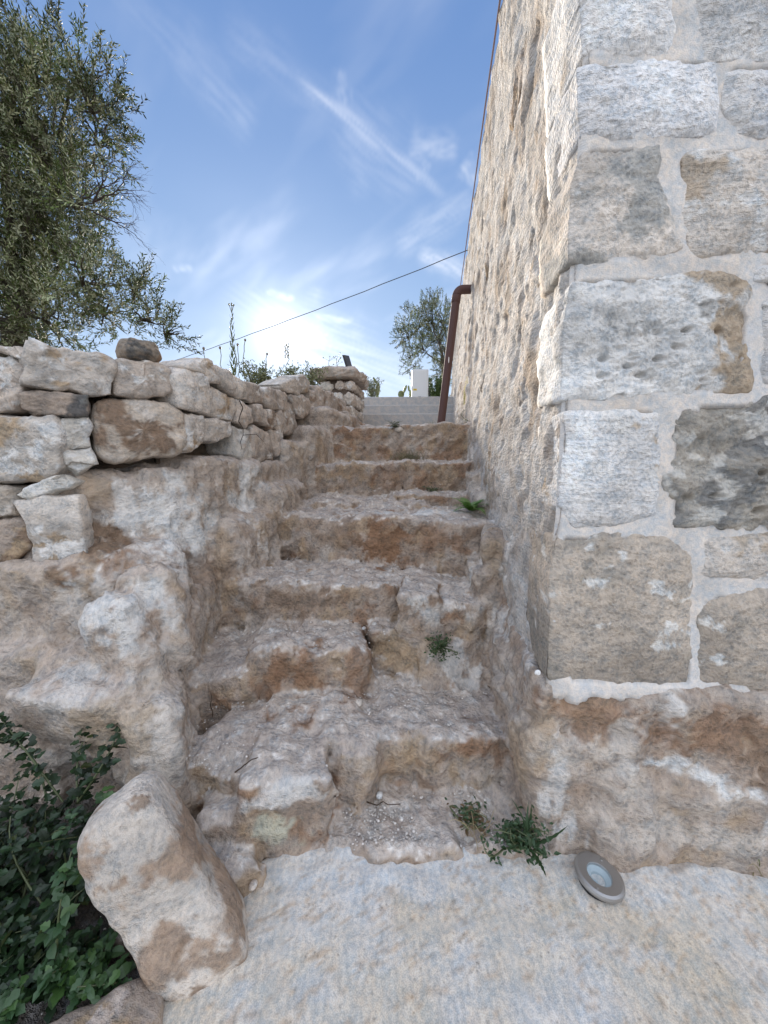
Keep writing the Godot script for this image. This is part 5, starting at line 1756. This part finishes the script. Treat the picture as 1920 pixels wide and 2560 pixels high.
func vegetation() -> void:
	var blobs := [
		[-4.20, 5.98, -4.88, 0.31], [-3.70, 5.55, -4.67, 0.40], [-3.36, 5.64, -4.79, 0.31], [-3.08, 5.19, -4.63, 0.30], [-3.67, 4.89, -4.61, 0.60], [-3.31, 5.14, -5.00, 0.27], [-4.32, 4.52, -5.04, 0.73], [-3.25, 4.15, -4.46, 0.32], [-3.74, 3.91, -4.87, 0.50], [-4.30, 3.51, -4.89, 0.67], [-3.13, 3.27, -4.35, 0.35], [-2.82, 3.28, -4.72, 0.22], [-3.67, 2.88, -4.46, 0.41], [-3.17, 3.03, -4.72, 0.30], [-2.69, 2.93, -4.60, 0.21], [-2.64, 2.86, -4.94, 0.16], [-4.00, 5.02, -4.61, 0.55], [-4.44, 4.23, -4.44, 0.74], [-4.52, 5.53, -4.68, 0.60], [-4.70, 3.11, -4.53, 0.78]
	]
	var foot := Vector3(-4.75, 1.6, -4.9)
	var t := olive_tree("olive_tree", "large olive tree rising behind the dry stone wall on the left", foot, Vector3(-4.45, 3.0, -4.8), blobs, 1500.0, 1.0, 0.19, 3)
	dead_branch(t, foot, Vector3(-3.10, 4.05, -4.42))
	var blobs2 := [
		[1.30, 5.38, -11.16, 0.49], [0.89, 5.31, -11.65, 0.43], [1.68, 5.24, -11.09, 0.45], [0.60, 4.85, -11.23, 0.29], [1.01, 4.61, -11.46, 0.40], [1.65, 4.73, -11.68, 0.55], [0.78, 3.98, -11.01, 0.21], [2.06, 4.69, -11.32, 0.53], [0.66, 4.26, -11.12, 0.18], [1.76, 3.85, -11.00, 0.39], [1.42, 5.67, -11.13, 0.18]
	]
	olive_tree("olive_tree", "smaller round olive tree in the distance behind the meter cabinet and downpipe", Vector3(1.75, 2.5, -11.2), Vector3(1.72, 4.0, -11.2), blobs2, 900.0, 1.15, 0.13, 7)
	# big shrub at the lower left
	var g := RandomNumberGenerator.new()
	g.seed = 5
	var at := Vector3(-1.0, 0.0, -1.0)
	var roots := []
	for k in 46:
		var a := Vector3(g.randf_range(-0.30, 0.18), 0.0, g.randf_range(-0.12, 0.22))
		var b := a + Vector3(g.randf_range(-0.22, 0.12), g.randf_range(0.08, 0.33), g.randf_range(-0.10, 0.14))
		b.x = minf(b.x, 0.24 - maxf(b.y - 0.15, 0.0) * 0.3)
		roots.append([a, b])
	for k in 26:
		var a := Vector3(g.randf_range(-0.12, 0.32), 0.0, g.randf_range(0.15, 0.24))
		roots.append([a, a + Vector3(g.randf_range(-0.08, 0.06), g.randf_range(0.03, 0.10), g.randf_range(-0.03, 0.06))])
	roots.append([Vector3(-0.05, 0.2, -0.1), Vector3(-0.26, 0.47, -0.14)])
	roots.append([Vector3(-0.10, 0.2, -0.1), Vector3(-0.30, 0.42, -0.10)])
	roots.append([Vector3(0.0, 0.2, -0.1), Vector3(0.03, 0.42, -0.20)])
	roots.append([Vector3(0.0, 0.2, -0.1), Vector3(0.10, 0.44, -0.20)])
	var dark := Color(0.032, 0.075, 0.026)
	var light := Color(0.055, 0.115, 0.030)
	var la := leaf_mesh(0.042, [0.0, 0.011, 0.0135, 0.008, 0.012, 0.006, 0.0], 0.25, 0.22, dark, dark * 1.5)
	var lb := leaf_mesh(0.036, [0.0, 0.010, 0.012, 0.0095, 0.0], 0.35, 0.25, Color(0.04, 0.085, 0.03), dark * 1.4)
	var lc := leaf_mesh(0.046, [0.0, 0.013, 0.017, 0.010, 0.013, 0.005, 0.0], 0.2, 0.2, light, light * 1.3)
	leafy_plant("leafy_shrub", "dense dark green leafy shrub at the lower left beside the big boulder", at, roots, [la, lb, la, lb, lc], 38, 0.22, 0.75, M.leaf, 31, 300, 0.03)
	# weed by the spotlight
	var wroots := []
	for k in 16:
		var a := Vector3(g.randf_range(-0.03, 0.05), 0.0, g.randf_range(-0.02, 0.03))
		wroots.append([a, a + Vector3(g.randf_range(-0.09, 0.10), g.randf_range(0.02, 0.11), g.randf_range(-0.04, 0.08))])
	var ws := leaf_mesh(0.024, [0.0, 0.0045, 0.006, 0.003, 0.0], 0.4, 0.3, Color(0.035, 0.07, 0.024), Color(0.06, 0.10, 0.04))
	var weed := leafy_plant("weed", "green weed with long toothed leaves at the foot of the steps beside the spotlight", Vector3(0.425, 0.02, -1.12), wroots, [ws], 20, 0.6, 1.3, M.leaf, 77)
	var long := serrated_leaf(0.15, 0.009, Color(0.035, 0.065, 0.025))
	for e in [[0.1, 1.1, 0.5, 1.0], [1.4, 1.45, 0.2, 0.9], [-0.5, 0.5, 0.0, 0.8], [0.7, 0.35, 0.3, 0.9], [-1.2, 1.2, 0.0, 0.8], [2.4, 0.9, 0.0, 0.7], [0.5, 1.65, 0.8, 0.85]]:
		var m := piece("long_leaf", long, M.leaf, weed)
		m.transform = Transform3D((Basis(Vector3.UP, e[0]) * Basis(Vector3.RIGHT, e[1]) * Basis(Vector3.UP, e[2])).scaled(Vector3.ONE * e[3]), Vector3(0.05, 0.012, 0.01))
	var wroots2 := []
	for k in 12:
		var a := Vector3(g.randf_range(-0.03, 0.03), 0.0, g.randf_range(-0.02, 0.03))
		wroots2.append([a, a + Vector3(g.randf_range(-0.06, 0.05), g.randf_range(0.02, 0.10), g.randf_range(-0.02, 0.05))])
	leafy_plant("weed", "small half dry weed with brown stems on the gravel left of the green one", Vector3(0.315, 0.025, -1.19), wroots2, [ws, leaf_mesh(0.026, [0.0, 0.005, 0.006, 0.0], 0.3, 0.2, Color(0.13, 0.085, 0.04), Color(0.16, 0.11, 0.06))], 8, 0.6, 1.1, M.leaf, 78)
	grass_tuft("dry_grass", "few straw coloured dry grass blades sticking up beside the small weed", Vector3(0.33, 0.03, -1.14), 9, 0.13, 0.1, [Color(0.42, 0.33, 0.19), Color(0.36, 0.27, 0.16)], 3, "grass")
	# tuft under the right block of the third riser
	var troots := []
	for k in 16:
		var a := Vector3(g.randf_range(-0.03, 0.03), g.randf_range(-0.03, 0.02), 0.0)
		troots.append([a, a + Vector3(g.randf_range(-0.035, 0.035), g.randf_range(-0.03, 0.05), g.randf_range(0.02, 0.06))])
	var tl := leaf_mesh(0.016, [0.0, 0.004, 0.0045, 0.0], 0.3, 0.25, Color(0.045, 0.085, 0.028), Color(0.07, 0.11, 0.05))
	leafy_plant("creeping_plant", "small round green tuft growing from the rock under the right end of the third step", Vector3(0.265, 0.43, -1.71), troots, [tl], 18, 0.7, 1.4, M.leaf, 79)
	# fern
	var f := base("fern", Vector3(0.56, 0.985, -2.46), "bright green fern growing at the right end of the broad tread", "fern")
	for k in 15:
		var m := piece("frond", frond_mesh(0.155 + 0.04 * ((k * 7) % 5) / 5.0, Color(0.12, 0.24, 0.045)), M.leaf, f)
		m.basis = Basis(Vector3.UP, 2.6 + k * 0.42 + 0.2 * sin(k * 3.0)) * Basis(Vector3.RIGHT, -0.45 - 0.25 * (k % 3))
		m.position = Vector3(0.01 * (k % 3), 0, 0.006 * (k % 4))
	grass_tuft("dry_tuft", "dry grey green cushion of fine grass on the ledge below the top riser", Vector3(0.235, 1.305, -3.40), 110, 0.13, 0.22, [Color(0.15, 0.14, 0.07), Color(0.20, 0.17, 0.10), Color(0.10, 0.12, 0.05)], 21)
	var sr := []
	for k in 9:
		sr.append([Vector3(g.randf_range(-0.05, 0.05), 0, 0), Vector3(g.randf_range(-0.10, 0.10), g.randf_range(0.02, 0.05), g.randf_range(0.0, 0.04))])
	var sl := leaf_mesh(0.035, [0.0, 0.006, 0.008, 0.005, 0.0], 0.3, 0.25, Color(0.06, 0.085, 0.045), Color(0.1, 0.12, 0.07))
	leafy_plant("rosette_weed", "flat grey green rosette weed in the corner under the second riser from the top", Vector3(0.40, 1.06, -3.10), sr, [sl], 5, 0.7, 1.2, M.leaf, 80)
	var sr2 := []
	for k in 9:
		sr2.append([Vector3(g.randf_range(-0.02, 0.02), 0, 0), Vector3(g.randf_range(-0.09, 0.09), g.randf_range(0.0, 0.06), g.randf_range(0.0, 0.05))])
	leafy_plant("crevice_weed", "grey green weed spilling out of the crack in the top rock step", Vector3(0.115, 1.625, -3.60), sr2, [sl], 7, 0.7, 1.2, M.leaf, 81)
	leafy_plant("ledge_weed", "little dark weed hanging on the house wall right of the downpipe foot", Vector3(0.78, 1.72, -3.75), [[Vector3.ZERO, Vector3(0.0, 0.08, 0.03)], [Vector3.ZERO, Vector3(0.03, -0.10, 0.03)], [Vector3.ZERO, Vector3(0.02, -0.06, 0.04)]], [tl], 16, 0.6, 1.1, M.leaf, 82)
	grass_tuft("grass_shoot", "thin yellow green shoot at the floor edge below the right end of the rock base", Vector3(1.20, 0.0, -1.045), 7, 0.13, 0.05, [Color(0.16, 0.20, 0.06), Color(0.20, 0.17, 0.06)], 8, "grass")
	grass_tuft("grass_shoot", "single short green shoot on the top rock step before the concrete steps", Vector3(0.46, 1.66, -3.75), 5, 0.07, 0.02, [Color(0.08, 0.11, 0.05)], 9, "grass")
	# growth along the top of the wall
	flower_stalk("tall_stalk", "tallest wild stalk, set with small leaves, on top of the dry wall", Vector3(-1.386, 1.9, -3.6), Vector3(-1.369, 2.68, -3.6), 0, 1)
	flower_stalk("spent_spike", "single spike with a dense crown of spent flowers above the wall bushes", Vector3(-1.045, 2.0, -4.2), Vector3(-1.03, 2.54, -4.2), 1, 2)
	for e in [[-1.52, 2.05, -3.4, -1.55, 2.27, -3.4, "leaning bare stem with a seed head, leftmost of those on the wall"], [-1.42, 2.0, -3.45, -1.43, 2.29, -3.45, "upright bare stem with a seed head just left of the tall leafy stalk"], [-1.33, 2.0, -3.62, -1.26, 2.40, -3.6, "longest bare stem with a seed head, bending right of the tall leafy stalk"], [-1.31, 2.0, -3.6, -1.33, 2.36, -3.6, "bare stem with a seed head close against the tall leafy stalk"], [-1.15, 2.05, -3.75, -1.11, 2.32, -3.75, "bare stem with a seed head above the wall bush, nearest the spent spike"]]:
		flower_stalk("seed_stem", e[6], Vector3(e[0], e[1] - 0.1, e[2]), Vector3(e[3], e[4], e[5]), 2, int(e[4] * 100.0), "seed stems on the dry wall")
	flower_stalk("forked_stem", "forked thin stem with tiny heads just left of the solar floodlight", Vector3(-0.66, 2.45, -5.5), Vector3(-0.655, 2.75, -5.5), 3, 5)
	flower_stalk("forked_stem", "shorter forked stem with tiny heads farther left of the solar floodlight", Vector3(-0.74, 2.4, -5.3), Vector3(-0.74, 2.66, -5.3), 3, 6)
	var gl := Color(0.15, 0.17, 0.09)
	var gu := Color(0.24, 0.26, 0.16)
	small_bush("wall_bush", "low grey green bush on the dry wall between the tall stalk and the spike", Vector3(-1.22, 2.05, -3.85), Vector3(0.22, 0.20, 0.2), 1500, gl, gu, 0.034, 11)
	small_bush("wall_bush", "low grey green bush around the foot of the spent flower spike", Vector3(-1.0, 2.14, -4.25), Vector3(0.17, 0.22, 0.18), 1000, gl, gu, 0.034, 12)
	small_bush("wall_bush", "loose grey green bush right of the spike near the pillar", Vector3(-0.86, 2.24, -4.7), Vector3(0.15, 0.22, 0.15), 600, gl, gu, 0.036, 13)
	small_bush("wall_bush", "yellow green bush at the far left under the olive crown behind the wall", Vector3(-2.1, 1.75, -2.35), Vector3(0.55, 0.20, 0.2), 1300, Color(0.13, 0.17, 0.05), Color(0.18, 0.2, 0.09), 0.035, 14)
	small_bush("wall_bush", "grey green bush right behind the pillar beside the prickly pear", Vector3(-0.22, 2.62, -7.4), Vector3(0.20, 0.26, 0.2), 700, gl, gu, 0.045, 15)
	small_bush("hedge_bush", "round dark green bush between the meter cabinet and the downpipe", Vector3(1.32, 2.85, -9.6), Vector3(0.42, 0.55, 0.4), 5200, Color(0.05, 0.10, 0.025), Color(0.10, 0.15, 0.05), 0.06, 16)
	cactus("prickly_pear", "prickly pear with a curled top pad right of the pillar", Vector3(-0.14, 2.46, -8.2), [[0.0, 0.12, 0.0, 0.10, 0.26, 0.05, 0.5], [0.01, 0.36, 0.0, 0.11, 0.27, -0.05, 0.7], [-0.11, 0.34, 0.0, 0.16, 0.09, 0.2, 0.1], [-0.05, 0.54, 0.0, 0.05, 0.16, 0.8, 0.9], [0.1, 0.10, 0.0, 0.08, 0.16, -0.3, 0.4]])
	cactus("prickly_pear", "thin branching prickly pear just left of the meter cabinet", Vector3(0.42, 2.46, -8.2), [[-0.03, 0.10, 0.0, 0.13, 0.22, 0.3, 0.6], [-0.06, 0.26, 0.0, 0.14, 0.15, -0.2, 0.3], [0.02, 0.36, 0.0, 0.06, 0.22, -0.6, 0.9], [0.10, 0.38, 0.0, 0.045, 0.12, 0.3, 1.0], [0.13, 0.20, 0.0, 0.06, 0.30, 0.0, 0.8]])

# ---------------------------------------------------------------- everything
func _ready() -> void:
	setup_noise()
	rng.seed = 4
	var cam := Camera3D.new()
	cam.name = "camera"
	cam.position = Vector3(0, 1.3, 0)
	cam.rotation_degrees = Vector3(-7.5, 0, 0)
	cam.fov = 107.2
	cam.near = 0.05
	cam.far = 400.0
	add_child(cam)
	cam.current = true
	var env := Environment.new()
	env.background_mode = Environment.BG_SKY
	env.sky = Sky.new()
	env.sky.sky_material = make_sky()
	env.tonemap_mode = Environment.TONE_MAPPER_LINEAR
	env.tonemap_exposure = 2.1
	env.sdfgi_enabled = true
	env.ssao_enabled = true
	env.ssil_enabled = true
	var we := WorldEnvironment.new()
	we.name = "environment"
	we.environment = env
	add_child(we)
	var sun := DirectionalLight3D.new()
	sun.name = "sun"
	sun.light_energy = 1.2
	sun.light_color = Color(1.0, 0.95, 0.88)
	sun.light_angular_distance = 14.0
	sun.shadow_enabled = true
	add_child(sun)
	sun.look_at_from_position(sun_dir * 20.0, Vector3.ZERO)
	make_materials()
	var t0 := Time.get_ticks_msec()
	terrain()
	lay_bedrock()
	var near_ := mesh_rock(Vector3(-1.95, -0.10, -4.42), Vector3(2.25, 2.05, -0.79), 0.0132, paint_rock)
	var far_ := mesh_rock(Vector3(-1.5, 0.9, -7.2), Vector3(1.7, 2.4, -4.40), 0.03, paint_rock)
	print("bedrock ", Time.get_ticks_msec() - t0)
	var stairs := base("rock_stairs", Vector3.ZERO, "rough flight of worn steps cut into pale brown limestone bedrock", "stairs")
	for k in 7:
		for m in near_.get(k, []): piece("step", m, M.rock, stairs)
		for m in far_.get(k, []): piece("landing", m, M.rock, stairs)
	var bed := Node3D.new()
	bed.name = "bedrock"
	add_child(bed)
	tag(bed, "", "", "", "structure")
	for d in [near_, far_]:
		for m in d.get(10, []): piece("rock_bank", m, M.rock, bed)
		for m in d.get(11, []): piece("rock_base", m, M.rock, bed)
	dry_wall()
	pillar()
	house()
	concrete_steps()
	loose_rocks()
	fittings()
	vegetation()
	print("built ", Time.get_ticks_msec() - t0)
